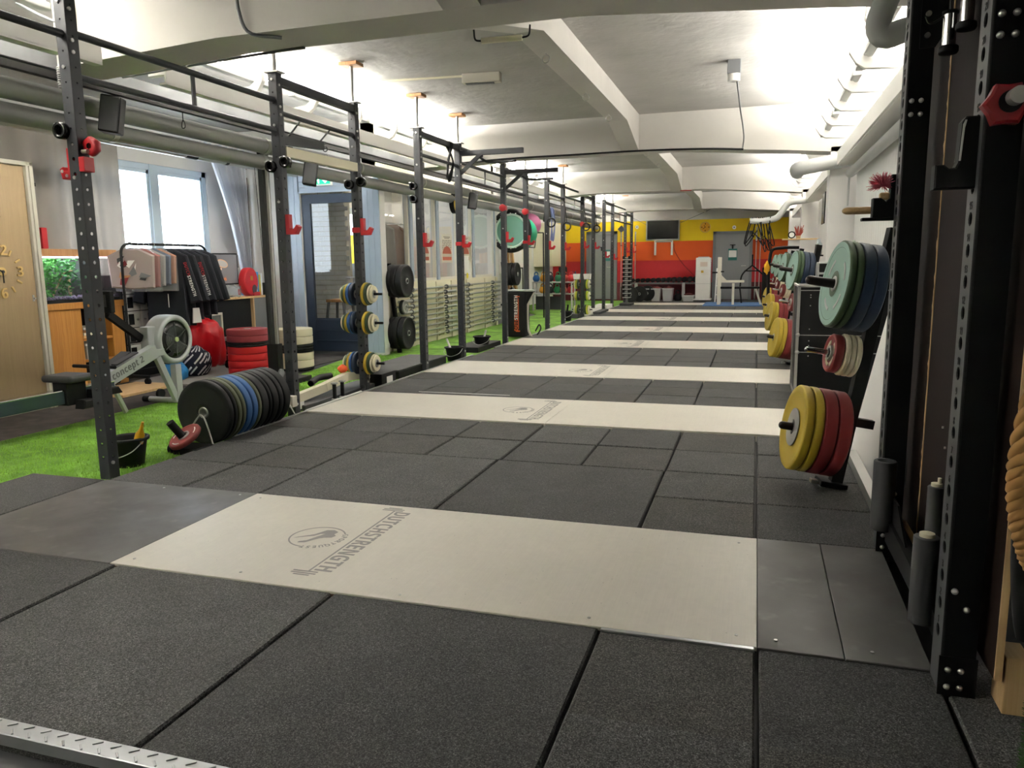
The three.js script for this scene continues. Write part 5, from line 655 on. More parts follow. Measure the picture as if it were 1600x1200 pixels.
{ const b = thing('squeeze_bottle', 'yellow squeeze bottle standing in the nearest bucket', 'bottle', [-3.655, 0.085, -3.76]); b.rotation.z = -0.35; part('bottle', lathe([[0, 0], [0.028, 0], [0.03, 0.01], [0.028, 0.09], [0.012, 0.125], [0.009, 0.155], [0, 0.157]], 24), mat(0xe0a90f, 0.45), b); part('cap', cyl(0.008, 0.02, 14).translate(0, 0.165, 0), mat(0xd49a0a, 0.45), b); }
bucket(-3.62, -0.035, -9.02, 1.0, 'black bucket at the foot of the fifth upright'); bucket(-3.72, -0.035, -10.35, 1.05, 'black bucket before the sixth upright with a white brush'); bucket(-3.75, -0.035, -15.7, 1.1, 'black bucket beside the tenth upright with a black handle');
single('brush_handle', rod([-3.66, 0.08, -9.04], [-3.71, 0.25, -9.0], 0.012), M.white, 'white brush handle in the bucket at the fifth upright', 'brush', 'brushes in the buckets'); single('brush_handle', rod([-3.70, 0.1, -10.36], [-3.66, 0.24, -10.36], 0.014), M.white, 'white brush handle in the bucket at the sixth upright', 'brush', 'brushes in the buckets'); single('brush_handle', rod([-3.75, 0.1, -15.7], [-3.72, 0.3, -15.7], 0.02), M.black, 'black brush handle in the bucket at the tenth upright', 'brush', 'brushes in the buckets');
// ---------- low cream machine between the second and third upright ----------
{
  const t = thing('belt_machine', 'low cream steel machine on the floor between the second and third uprights', 'machine', [0, -0.035, 0]);
  part('beam', [bar([-3.78, 0.075, -5.55], [-3.72, 0.13, -6.1], 0.06, 0.075)], M.cream, t); part('beam', [bar([-3.72, 0.13, -6.08], [-3.70, 0.175, -6.45], 0.06, 0.075)], M.cream, t); part('beam', bar([-3.70, 0.175, -6.43], [-3.70, 0.13, -6.95], 0.06, 0.075), M.cream, t); part('deck', rspan(-3.9, -3.62, 0.0, 0.05, -5.6, -7.0, 0.01), M.darkGrey, t); part('floor_tube', [rod([-3.55, 0.022, -5.5], [-3.57, 0.022, -6.5], 0.016)], M.white, t); part('tube_end', hose([[-3.57, 0.022, -6.48], [-3.58, 0.04, -6.56], [-3.6, 0.07, -6.58]], 0.018, 16), M.black, t);
  for (const z of [-6.05, -6.19]) { part('grip', cyl(0.018, 0.13, 14).translate(-3.60, 0.10, z), M.black, t); part('grip_cap', rspan(-3.625, -3.575, 0.165, 0.18, z + 0.025, z - 0.025), M.zinc, t); part('grip_foot', rspan(-3.63, -3.57, 0.005, 0.035, z + 0.03, z - 0.03), M.zinc, t); }
  part('padding', [hose([[-3.78, 0.18, -5.95], [-3.82, 0.2, -6.15], [-3.78, 0.2, -6.3]], 0.03, 16)], M.black, t); part('tag', rspan(-3.66, -3.655, 0.02, 0.08, -5.56, -5.64), M.white, t);
  single('orange_ball', blob(0.045, 0.04, 0.045, 0.1, 2, 20).translate(-3.72, 0.215, -6.42), mat(0xd9531a, 0.6), 'crumpled orange cloth on the cream machine', 'cloth');
  const b = thing('equipment_box', 'black box with a pale label behind the third upright', 'box', [-3.66, -0.035, -7.02]); part('body', rspan(-0.1, 0.12, 0, 0.14, 0.16, -0.16, 0.006), M.black, b); part('label', span(0.12, 0.122, 0.03, 0.10, 0.05, -0.08), M.white, b); part('roll', rod([-0.02, 0.15, 0.1], [-0.02, 0.2, -0.02], 0.03), M.black, b);
  const j = thing('step_block', 'flat black rubber step block behind the fourth upright', 'block', [0, -0.035, 0]); part('block', rspan(-4.12, -3.62, 0, 0.085, -7.42, -8.75, 0.008), M.black, j); part('lid', rspan(-4.13, -3.61, 0.085, 0.105, -7.40, -8.77, 0.006), M.rubberB, j); part('strap', hose([[-3.95, 0.03, -7.41], [-3.88, 0.05, -7.39], [-3.82, 0.02, -7.39], [-3.75, 0.05, -7.40]], 0.006, 20), M.black, j);
  single('step_block', rspan(-4.0, -3.62, -0.035, 0.04, -9.9, -10.9, 0.008), M.black, 'flat black block behind the bucket at the sixth upright', 'block');
  const bl = single('white_tape', [slabAt(-3.0, -2.1, 0.0008, 0.002, -6.55, -6.565, 0.0004).rotateY(0)], M.white, 'thin white strap lying on the tiles behind the second platform', 'strap');
}
// ---------- small plates on pegs through the uprights ----------
function pegSet(i, ys, scheme, nm) {
  ys.forEach((y, k) => {
    const lvl = ['top', 'middle', 'bottom'][k]; const p = thing('plate_peg', `${lvl} black plate peg through the ${nm} upright`, 'peg', [RX, y, PZ[i]], 0, 'plate pegs through the uprights'); part('pin', [rod([-0.23, 0, 0], [0.22, 0, 0], 0.012)], M.black, p);
    const yk = y;
    scheme.forEach(([dx, R, t, m, l]) => plate([RX + dx, yk, PZ[i]], 'x', R, t, M[m], `${l} on the ${lvl} peg of the ${nm} upright`, `small plates on the ${nm} upright`));
  });
}
const sch = [[-0.185, 0.075, 0.02, 'plateWhite', 'outermost cream plate at the left'], [-0.16, 0.09, 0.026, 'plateGreen', 'green plate at the left'], [-0.13, 0.10, 0.026, 'plateYellow', 'yellow plate at the left'], [-0.10, 0.108, 0.03, 'plateBlue', 'outer blue plate at the left'], [-0.066, 0.11, 0.032, 'plateNavy', 'inner blue plate at the left'], [0.06, 0.11, 0.03, 'plateYellow', 'yellow plate at the right'], [0.088, 0.105, 0.022, 'plateGreen', 'green plate at the right'], [0.112, 0.088, 0.02, 'plateBone', 'inner cream plate at the right'], [0.135, 0.078, 0.02, 'plateBone', 'outermost cream plate at the right']];
pegSet(2, [0.915, 0.64, 0.25], sch, 'third');
const lime = M.plateLime = mat(0xb6bd2e, 0.6); M.plateGrey = mat(0x8f9086, 0.6);
pegSet(9, [0.70, 0.45, 0.15], [[-0.17, 0.09, 0.03, 'plateWhite', 'white plate at the left'], [-0.13, 0.10, 0.034, 'plateLime', 'lime plate at the left'], [-0.09, 0.105, 0.03, 'plateGreen', 'green plate at the left'], [0.07, 0.105, 0.034, 'plateGreen', 'green plate at the right'], [0.11, 0.105, 0.034, 'plateLime', 'lime plate at the right'], [0.15, 0.09, 0.03, 'plateWhite', 'white plate at the right']], 'tenth');
// white cartons on the tenth upright
for (const [x, l] of [[-0.12, 'left'], [0.11, 'right']]) { const c = thing('chalk_tray', `small white tray on the ${l} of the tenth upright above the lime plates`, 'tray', [RX + x, 0.81, PZ[9]]); part('tray', prism([[-0.06, 0], [0.06, 0], [0.075, 0.11], [-0.075, 0.11]], 0.12, 0.004), M.white, c); }
// ---------- wall stands with big black plates ----------
function wallStand(z, x0, label, n) {
  const t = thing('plate_stand', label, 'plate stand', [0, 0, z], 0, 'plate stands at the partition'); part('post', bar([-4.72, -0.035, 0], [-4.84, 1.2, 0], 0.05, 0.05), M.rackBlack, t); for (const y of [0.96, 0.60, 0.245]) part('peg', rod([-4.80, y, 0], [y === 0.6 ? -4.50 : -4.56, y, 0], y === 0.6 ? 0.013 : 0.022), y === 0.6 ? M.chrome : M.black, t); part('wall_arm', [bar([-4.88, 0.35, 0], [-4.75, 0.35, 0], 0.04, 0.04)], M.black, t);
  for (const [y, l] of [[0.96, 'upper'], [0.245, 'lower']]) [[-4.775, 'inner'], [-4.695, 'middle'], [-4.605, 'outer']].forEach(([x, w]) => plate([x + x0, y, z], 'x', 0.225, 0.08, M.plateBlack, `${w} thick black plate on the ${l} peg of the ${n} partition stand`, `black plates on the ${n} partition stand`));
  plate([-4.65, 0.60, z], 'x', 0.10, 0.035, M.plateBlack, `inner small black plate on the ${n} partition stand`, `black plates on the ${n} partition stand`); plate([-4.61, 0.60, z], 'x', 0.09, 0.03, M.galv, `small steel plate on the ${n} partition stand`, `black plates on the ${n} partition stand`);
}
wallStand(-9.72, 0, 'black leaning plate stand at the corner of the partition', 'near'); wallStand(-14.75, 0.05, 'black leaning plate stand at the far end of the partition', 'far');
// ---------- barbells on cream wall racks ----------
{
  const bb = (() => { const g = new THREE.Group(); part('shaft', toZ(cyl(0.014, 1.32, 12)), M.zinc, g); for (const s of [-1, 1]) { part('sleeve', toZ(cyl(0.024, 0.42, 16)).translate(0, 0, s * 0.88), M.zinc, g); part('collar', toZ(lathe([[0.014, -0.012], [0.036, -0.012], [0.036, 0.012], [0.014, 0.012]], 20)).translate(0, 0, s * 0.665), M.grey, g); } return g; })();
  [[-11.02, 'near', 0], [-13.35, 'far', 1]].forEach(([zc, nm, k]) => {
    const r = thing('barbell_rack', `${nm} cream slatted wall rack holding barbells`, 'barbell rack', [-4.9, -0.035, zc]);
    for (const dz of [-1.13, -0.48, 0.48, 1.13]) part('upright_board', rspan(0.006, 0.03, 0.0, 0.94, dz + 0.05, dz - 0.05, 0.004), M.cream, r);
    for (let i = 0; i < 11; i++) part('slat', rspan(0.002, 0.012, 0.05 + i * 0.081, 0.05 + i * 0.081 + 0.072, 1.13, -1.13, 0.003), M.cream, r);
    for (const dz of [-0.48, 0.48]) for (let i = 0; i < 10; i++) part('bar_hook', prism([[0, 0.03], [0, -0.04], [0.055, -0.012], [0.095, -0.012], [0.105, 0.018], [0.09, 0.018], [0.082, 0.004], [0.05, 0.004]], 0.03, 0.002).translate(0.03, 0.105 + i * 0.081, dz), M.cream, r);
    for (let i = 0; i < 10; i++) { const b = bb.clone(); b.name = numbered('barbell'); b.position.set(-4.9 + 0.098, -0.035 + 0.105 + i * 0.081 + 0.018, zc + (i % 3 - 1) * 0.02); b.userData = { label: `${i === 0 ? 'lowest' : i === 9 ? 'topmost' : ord[i]} barbell counted from the floor on the ${nm} wall rack`, category: 'barbell', group: `barbells on the ${nm} rack` }; scene.add(b); }
  });
}
// ---------- notices on the partition glass and things behind it ----------
{
  const poster = (z, l) => { const p = thing('poster', l, 'poster', [-4.94, 1.43, z], 0, 'posters on the partition glass'); const c = document.createElement('canvas'); c.width = 128; c.height = 180; const g = c.getContext('2d'); g.fillStyle = '#d8d2c4'; g.fillRect(0, 0, 128, 180); for (let i = 0; i < 60; i++) { g.fillStyle = ['#8d8578', '#6f6a62', '#a89f90'][i % 3]; g.fillRect(10 + (i % 10) * 11, 34 + (i / 10 | 0) * 11, 8, 7); } g.fillStyle = '#a9563f'; g.beginPath(); g.arc(64, 128, 54, Math.PI, 0); g.fill(); g.fillStyle = '#c9c2b2'; g.fillRect(10, 122, 108, 20); g.fillStyle = '#a9563f'; g.fillRect(10, 142, 108, 22); g.fillStyle = '#7d776c'; g.fillRect(24, 12, 80, 5); g.fillRect(34, 21, 60, 4); const t = new THREE.CanvasTexture(c); t.colorSpace = THREE.SRGBColorSpace; const m = new THREE.MeshStandardMaterial({ map: t, roughness: 0.7 }); part('sheet', new THREE.BoxGeometry(0.46, 0.46, 0.002).rotateY(Math.PI / 2), m, p); };
  poster(-11.15, 'first poster with rust-red arch on the partition glass'); poster(-12.10, 'second poster with rust-red arch on the partition glass'); poster(-12.95, 'third poster with rust-red arch on the partition glass');
  single('notice', span(-4.932, -4.93, 1.0, 1.32, -12.62, -13.1), M.white, 'white safety notice sheet low on the partition glass', 'notice'); single('notice', span(-4.892, -4.89, 1.15, 1.55, -9.6, -9.72), M.white, 'white paper taped at the near end of the partition', 'notice'); single('price_tag', toX(cyl(0.05, 0.003, 20)).translate(-4.868, 0.97, -12.85), mat(0xe2cf1b, 0.6), 'round yellow tag above the far barbell rack', 'tag'); single('price_tag', span(-4.868, -4.865, 0.92, 1.02, -10.95, -11.02), mat(0xe6dc45, 0.6), 'small yellow slip above the near barbell rack', 'tag');
  const d = thing('wall_fan', 'black disc with a yellow face hung before the partition', 'gong', [-4.72, 2.15, -11.95]); part('drum', toX(cyl(0.16, 0.07, 36)), M.black, d); part('face', toX(cyl(0.135, 0.01, 36)).translate(0.037, 0, 0), mat(0xa78a1d, 0.6), d); part('hanger', rod([0, 0.15, 0], [0, 0.32, 0], 0.006), M.black, d);
  const duct = single('office_duct', toZ(cyl(0.18, 3.2, 28)).translate(-5.5, 2.55, -12.6), M.galv, 'wide grey duct inside the office behind the glass', 'duct'); part('hanger', [rod([-5.5, 2.7, -11.5], [-5.5, 3.02, -11.5], 0.008)], M.zinc, duct); part('hanger', [rod([-5.5, 2.7, -13.5], [-5.5, 3.02, -13.5], 0.008)], M.zinc, duct);
  const coat = [[-5.25, 0x6d675c, 'grey-brown coat'], [-5.4, 0x4a463f, 'dark brown coat'], [-5.32, 0x7a5a44, 'tan jacket']]; coat.forEach(([x, c, l], i) => { const o = thing('coat', `${l} hanging in the office behind the glass`, 'clothing', [x, 0, -10.25 - i * 0.28], 0.6, 'coats in the office'); const g = prism([[-0.08, 1.75], [-0.2, 1.68], [-0.24, 0.95], [0.24, 0.94], [0.2, 1.68], [0.08, 1.75]], 0.12, 0.03), p = g.attributes.position; for (let k = 0; k < p.count; k++) p.setZ(k, p.getZ(k) + Math.sin(p.getX(k) * 40) * 0.02); g.computeVertexNormals(); part('cloth', g, mat(c, 0.95), o); });
  const rl = single('coat_rail', [rod([-5.32, 1.8, -9.9], [-5.32, 1.8, -11.3], 0.014), rod([-5.32, -0.04, -9.9], [-5.32, 1.8, -9.9], 0.014), rod([-5.32, -0.04, -11.3], [-5.32, 1.8, -11.3], 0.014)], M.zinc, 'steel coat rail in the office behind the glass', 'clothes rail');
  const sh = thing('office_shelf', 'grey office shelf with yellow side behind the glass', 'shelf', [-6.6, -0.04, -12.9]); part('carcass', rspan(-0.3, 0.0, 0, 1.25, 0.5, -0.9), M.grey, sh); part('top_panel', rspan(-0.3, 0.02, 1.25, 1.75, 0.5, -0.9), M.yellow, sh); part('lower_panel', rspan(0, 0.02, 0.9, 1.25, 0.5, -0.9), M.orange, sh);
  const ol = thing('added_office_lamp', 'added ceiling lamp brightening the office', 'lamp', [-6.0, 2.95, -11.9]); part('housing', rspan(-0.1, 0.1, 0, 0.06, -0.6, 0.6), M.white, ol); part('diffuser', rspan(-0.09, 0.09, -0.012, 0.0, -0.58, 0.58, 0.004), new THREE.MeshStandardMaterial({ color: 0xffffff, emissive: 0xfff4e2, emissiveIntensity: 3 }), ol); const l = new THREE.RectAreaLight(0xfff4e2, 12, 0.18, 1.16); l.position.set(0, -0.02, 0); l.rotation.set(-Math.PI / 2, 0, 0); ol.add(l);  // lamp added to brighten the office behind the glass
  const st = thing('stool', 'brown bar stool behind the glazed door', 'stool', [-5.75, -0.04, -9.95]); part('seat', rspan(-0.15, 0.15, 0.7, 0.74, -0.15, 0.15), M.oak, st); for (const [x, z] of [[-1, -1], [1, -1], [-1, 1], [1, 1]]) part('leg', bar([x * 0.12, 0.71, z * 0.12], [x * 0.19, 0, z * 0.19], 0.03, 0.03), M.grey, st);
}
// ---------- black stand with orange and white lettering ----------
{
  const t = thing('padded_stand', 'waist-high black padded stand lettered in orange and white between the sixth and seventh uprights', 'stand', [-3.66, -0.035, -11.98]); part('pad', rspan(-0.19, 0.13, 0.02, 0.76, 0.03, -0.12, 0.03), M.black, t); part('top_rim', rspan(-0.2, 0.26, 0.76, 0.79, 0.04, -0.14, 0.012), M.lightGrey, t); part('side_frame', [hose([[0.24, 0.75, -0.05], [0.15, 0.6, -0.05], [0.13, 0.35, -0.05], [0.15, 0.12, -0.05], [0.2, 0.02, -0.05]], 0.02, 30)], M.offwhite, t); part('gusset', prism([[0.12, 0.76], [0.25, 0.76], [0.13, 0.55]], 0.1).translate(0, 0, -0.05), M.black, t); part('left_rim', rspan(-0.205, -0.19, 0.02, 0.76, 0.02, -0.1), M.lightGrey, t);
  part('print', [text('DUTCH', 0.058, 0.003).rotateZ(Math.PI / 2).translate(-0.04, 0.25, 0.031), box(0.012, 0.5, 0.003, 0.0, 0.40, 0.0325), box(0.07, 0.02, 0.003, -0.01, 0.12, 0.0325), box(0.07, 0.02, 0.003, -0.01, 0.68, 0.0325)], mat(0xd2571e, 0.6), t, 'orange lettering'); part('print', text('STRENGTH', 0.058, 0.003).rotateZ(Math.PI / 2).translate(-0.04, 0.50, 0.031), M.white, t, 'white lettering');
  single('bow_prop', hose([[-3.45, -0.03, -12.25], [-3.38, 0.1, -12.3], [-3.42, 0.16, -12.35], [-3.5, 0.05, -12.4]], 0.012, 24), M.black, 'curved black handle on the floor by the seventh upright', 'handle');
}
// ---------- hoop, balls and sticks in the recess ----------
{
  const h = thing('hula_hoop', 'large black hoop with pale green inner ring in the recess', 'hoop', [-4.62, 1.80, -14.67], 0); part('rim', ring(0.38, 0.045, 48, 10), M.black, h); part('inner_ring', ring(0.315, 0.022, 48, 8), mat(0xd8efe2, 0.5), h); part('stud', Array.from({ length: 20 }, (_, i) => ball(0.012, Math.cos(i * 0.314) * 0.34, Math.sin(i * 0.314) * 0.34, 0.04, 6)), M.white, h); stuff(h.children[2]); part('disc', toZ(cyl(0.30, 0.01, 40)).translate(0, 0, -0.02), mat(0x74a596, 0.6), h);
  single('gym_ball', ball(0.33, -4.66, 1.78, -15.5, 32), mat(0x12946c, 0.4), 'green gym ball behind the hoop', 'ball', 'gym balls in the recess'); single('gym_ball', ball(0.24, -4.66, 1.98, -16.15, 32), mat(0xb9668f, 0.4), 'pink gym ball behind the green one', 'ball', 'gym balls in the recess');
  const rk = thing('ball_rack', 'slim black overhead rack carrying the gym balls', 'rack'); for (const x of [-4.86, -4.46]) part('rail', [rod([x, 1.49, -14.61], [x, 1.49, -15.8], 0.01), rod([x, 1.49, -15.8], [x, 1.815, -15.95], 0.01), rod([x, 1.815, -15.95], [x, 1.815, -16.5], 0.01)], M.black, rk); part('post', [rod([-4.86, -0.03, -16.5], [-4.86, 1.82, -16.5], 0.016)], M.black, rk); part('post', rod([-4.46, -0.03, -16.5], [-4.46, 1.82, -16.5], 0.016), M.black, rk); part('crossbar', rod([-4.86, 1.82, -16.5], [-4.46, 1.82, -16.5], 0.012), M.black, rk);
  for (let i = 0; i < 7; i++) single('broomstick', rod([-4.74 + i * 0.033, -0.03, -15.0 + (i % 2) * 0.04], [-4.78 + i * 0.03, 1.42 + (i % 3) * 0.05, -14.68], 0.014), [M.woodPale, M.oak, M.wood][i % 3], `${ord[i]} wooden stick from the left in the recess`, 'stick', 'sticks in the recess');
  for (const [z0, z1, x1, y0, y1, l, m] of [[-18.6, -19.5, -5.85, 0.9, 2.3, 'near tall white wall locker in the recess', M.white], [-19.6, -20.6, -5.9, 1.25, 2.3, 'second white wall locker in the recess', M.offwhite], [-21.8, -23.6, -5.65, 1.05, 2.3, 'cream wall cupboard before the yellow wall', M.cream]]) { const c = thing('wall_cupboard', l, 'cupboard'); part('body', rspan(-6.19, x1 - 0.02, y0, y1, z0, z1), m, c); part('door', rspan(x1 - 0.02, x1, y0 + 0.01, y1 - 0.01, z0 - 0.01, (z0 + z1) / 2 + 0.004), m, c); part('door', rspan(x1 - 0.02, x1, y0 + 0.01, y1 - 0.01, (z0 + z1) / 2 - 0.004, z1 + 0.01), m, c); part('front_panel', span(-6.18, x1 - 0.03, y0 + 0.02, y1 - 0.02, z0, z0 + 0.006), m, c); }
  const ws = thing('wall_rail', 'wall rail with hooks and blue straps in the recess', 'rail', [-5.6, 1.05, -17.9]); part('bar', toX(cyl(0.014, 0.5, 10)), M.black, ws); part('post', [rod([-0.24, -1.08, 0], [-0.24, 0, 0], 0.015), rod([0.24, -1.08, 0], [0.24, 0, 0], 0.015)], M.black, ws); part('strap', [hose([[-0.15, 0, 0.02], [-0.16, -0.25, 0.03], [-0.13, -0.45, 0.03], [-0.1, -0.25, 0.03], [-0.1, 0, 0.02]], 0.02, 30)], mat(0x1c6f86, 0.7), ws); part('strap', hose([[0.0, 0, 0.02], [-0.02, -0.25, 0.03], [0.01, -0.42, 0.03], [0.05, -0.25, 0.03], [0.05, 0, 0.02]], 0.012, 30), mat(0xb9a98d, 0.8), ws);
}

// ---------- far end ----------
{ // grey doors
  const door = (n, x0, x1, y) => { const d = struct(n, [span(x0, x0 + 0.09, 0, y, ZF, ZF + 0.09), span(x1 - 0.09, x1, 0, y, ZF, ZF + 0.09), span(x0, x1, y - 0.09, y, ZF, ZF + 0.09)], M.slate); part('leaf', rspan(x0 + 0.09, x1 - 0.09, 0.01, y - 0.09, ZF + 0.01, ZF + 0.055, 0.004), mat(0x85878a, 0.5), d); part('door_handle', [rod([x1 - 0.18, 1.0, ZF + 0.05], [x1 - 0.18, 1.0, ZF + 0.11], 0.011), rod([x1 - 0.18, 1.0, ZF + 0.11], [x1 - 0.31, 1.0, ZF + 0.11], 0.011)], M.zinc, d); part('coat_hook', [rspan((x0 + x1) / 2 - 0.08, (x0 + x1) / 2 + 0.08, 1.60, 1.62, ZF + 0.055, ZF + 0.08), rspan((x0 + x1) / 2 - 0.02, (x0 + x1) / 2 + 0.02, 1.50, 1.62, ZF + 0.055, ZF + 0.09)], M.black, d); return d; };
  door('door_2', -1.25, -0.12, 2.01); door('door_3', -5.08, -4.12, 2.09);
  const note = (x, y, l) => { const p = thing('door_poster', l, 'poster', [x, y, ZF + 0.06]); part('sheet', box(0.25, 0.34, 0.004), mat(0x1f6f68, 0.6), p); part('panel', box(0.22, 0.20, 0.004, 0, 0.02, 0.003), M.white, p); };
  note(-0.68, 1.33, 'small green and white poster on the far right grey door'); note(-4.45, 1.36, 'small green and white poster on the far left grey door');
  const tv = thing('television', 'black flat television with pale frame on the yellow wall', 'television', [-2.735, 2.09, ZF + 0.06]); part('frame', rspan(-0.50, 0.50, -0.31, 0.30, -0.03, 0.03, 0.008), M.lightGrey, tv); part('screen', rspan(-0.465, 0.465, -0.265, 0.275, 0.028, 0.034, 0.003), mat(0x040404, 0.12), tv); for (const x of [-0.22, 0.28]) part('wall_arm', rspan(x - 0.03, x + 0.03, -0.75, -0.31, -0.05, -0.01), M.white, tv); part('bracket', rspan(-0.22, 0.28, -0.36, -0.32, -0.04, 0.0), M.zinc, tv); part('cable', hose([[0.33, -0.4, -0.04], [0.36, -0.62, -0.04], [0.6, -1.0, -0.04], [1.0, -1.42, -0.04]], 0.008, 30), mat(0x6b0f16, 0.6), tv, 'dark red cable');
  const ck = thing('wall_clock', 'round orange-yellow clock on the yellow wall', 'clock', [-1.49, 2.145, ZF + 0.01]); part('rim', ring(0.145, 0.016, 36, 8), mat(0xd7b24a, 0.5), ck); part('dial', toZ(cyl(0.14, 0.012, 36)), mat(0xdd9c12, 0.6), ck); part('mark', [0, 1.57, 3.14, 4.71].map(a => box(0.02, 0.04, 0.006, 0, 0.10, 0.008).rotateZ(a)), M.black, ck); stuff(ck.children[2]); part('hand', [box(0.012, 0.1, 0.006, 0, 0.04, 0.01).rotateZ(2.2), box(0.012, 0.08, 0.006, 0, 0.03, 0.01).rotateZ(0.6)], M.black, ck);
  const sp = (x, y, l) => { const s = thing('smoke_detector', l, 'sensor', [x, y, ZF + 0.01]); part('disc', toZ(cyl(0.055, 0.03, 20)), M.white, s); part('led', toZ(cyl(0.02, 0.034, 12)), M.grey, s); }; sp(-0.66, 2.12, 'white round sensor above the far right door'); sp(-4.75, 2.20, 'white round sensor above the far left door'); sp(-3.52, 2.2, 'white round sensor left of the television');
  const hs = thing('wall_speaker', 'dark diamond plaque on the yellow wall between the rig posts', 'plaque', [-4.0, 2.15, ZF + 0.02]); part('plate', box(0.16, 0.16, 0.03).rotateZ(0.785), M.darkGrey, hs);
  const cb = single('sagging_cable', [hose([[-3.7, 2.5, ZF + 0.03], [-3.0, 2.15, ZF + 0.03]], 0.006, 6), hose([[-2.2, 2.3, ZF + 0.03], [-1.6, 2.55, ZF + 0.03], [-1.0, 2.78, ZF + 0.03], [-0.4, 2.62, ZF + 0.03], [0.3, 2.55, ZF + 0.03], [1.0, 2.57, ZF + 0.03]], 0.007, 40)], M.grey, 'thin grey cable sagging across the white wall above the yellow', 'cable'); stuff(cb); delete cb.userData.kind;
}
const bumperFar = (x, y, z, l) => plate([x, y, z], 'z', 0.225, 0.07, M.plateBlack, l, 'black plates at the far end');
bumperFar(-3.42, 0.23, -22.2, 'front black plate leaning at the far end of the rig'); bumperFar(-3.22, 0.23, -22.6, 'second black plate leaning at the far end of the rig'); bumperFar(-3.05, 0.23, -23.0, 'third black plate at the far end beside the grey bins');
{ // dumbbells
  const r = thing('dumbbell_rack', 'long grey dumbbell rack against the red wall', 'dumbbell rack', [-2.62, 0, -23.55]); part('rail', bar([-1.0, 0.50, 0.12], [1.0, 0.50, 0.12], 0.04, 0.03), M.grey, r); part('rail', bar([-1.0, 0.52, -0.12], [1.0, 0.52, -0.12], 0.04, 0.03), M.grey, r); for (const x of [-0.82, 0.58]) part('leg', prism([[-0.05, 0], [0.05, 0], [0.04, 0.52], [-0.04, 0.52]], 0.06).translate(x, 0, 0.12), M.lightGrey, r);
  const db = (() => { const g = new THREE.Group(); part('handle', toZ(cyl(0.016, 0.16, 12)), M.zinc, g); for (const s of [-1, 1]) part('head', toZ(lathe([[0, -0.05], [0.055, -0.05], [0.068, -0.035], [0.068, 0.035], [0.055, 0.05], [0, 0.05]], 8)).translate(0, 0, s * 0.12), M.black, g); return g; })();
  for (let i = 0; i < 13; i++) { const s = 0.85 + 0.035 * i, d = db.clone(); d.name = numbered('dumbbell'); d.scale.setScalar(s); d.position.set(-3.57 + i * 0.155, 0.535 + 0.068 * s, -23.55); d.userData = { label: `${ord[i]} black dumbbell from the left on the rack at the red wall`, category: 'dumbbell', group: 'dumbbells on the far rack' }; scene.add(d); }
  const tw = thing('dumbbell_tower', 'tall grey tower of paired dumbbells beside the rig', 'dumbbell tower', [-3.32, 0, -20.9]); part('column', rspan(-0.03, 0.03, 0.05, 1.28, -0.03, 0.03), M.grey, tw); part('base', rspan(-0.16, 0.16, 0, 0.06, -0.25, 0.25, 0.01), M.darkGrey, tw); for (let i = 0; i < 10; i++) part('cradle', rspan(-0.10, 0.10, 0.20 + i * 0.112, 0.222 + i * 0.112, -0.14, 0.14, 0.004), M.lightGrey, tw);
  for (let i = 0; i < 10; i++) { const d = db.clone(); d.name = numbered('dumbbell'); d.scale.setScalar(0.62); d.position.set(-3.32, 0.224 + i * 0.112 + 0.041, -20.80); d.rotation.y = Math.PI / 2; d.userData = { label: `${i === 0 ? 'lowest' : ord[i]} dumbbell counted from the floor on the grey tower`, category: 'dumbbell', group: 'dumbbells on the tower' }; scene.add(d); }
}
{ // bins
  const bin = (x, w, h, l) => { const b = thing('storage_bin', l, 'bin', [x, 0, -23.15], 0, 'grey bins under the dumbbell rack'); part('tub', [prism([[-w * 0.40, 0], [w * 0.40, 0], [w * 0.5, h], [-w * 0.5, h]], 0.34, 0.006)], mat(0x9fa0a0, 0.6), b); part('rim', rspan(-w * 0.53, w * 0.53, h - 0.02, h + 0.012, -0.19, 0.19), M.lightGrey, b); part('contents', [blob(w * 0.4, 0.05, 0.14, 0.2, x, 20).translate(0, h + 0.02, 0)], mat(0x6b2b2b, 0.8), b); };
  bin(-3.13, 0.27, 0.36, 'left grey bin of three under the dumbbell rack'); bin(-2.80, 0.27, 0.36, 'middle grey bin of three under the dumbbell rack'); bin(-2.46, 0.29, 0.36, 'right grey bin of three under the dumbbell rack'); bin(-1.86, 0.34, 0.16, 'low grey bin beside the white appliance');
  single('kettlebell', [lathe([[0, 0], [0.09, 0], [0.12, 0.08], [0.10, 0.17], [0.05, 0.21], [0, 0.215]], 24).translate(-2.18, 0, -23.2), ring(0.06, 0.016, 24, 8).translate(-2.18, 0.25, -23.2)], M.black, 'black kettlebell between the grey bins', 'kettlebell');
}
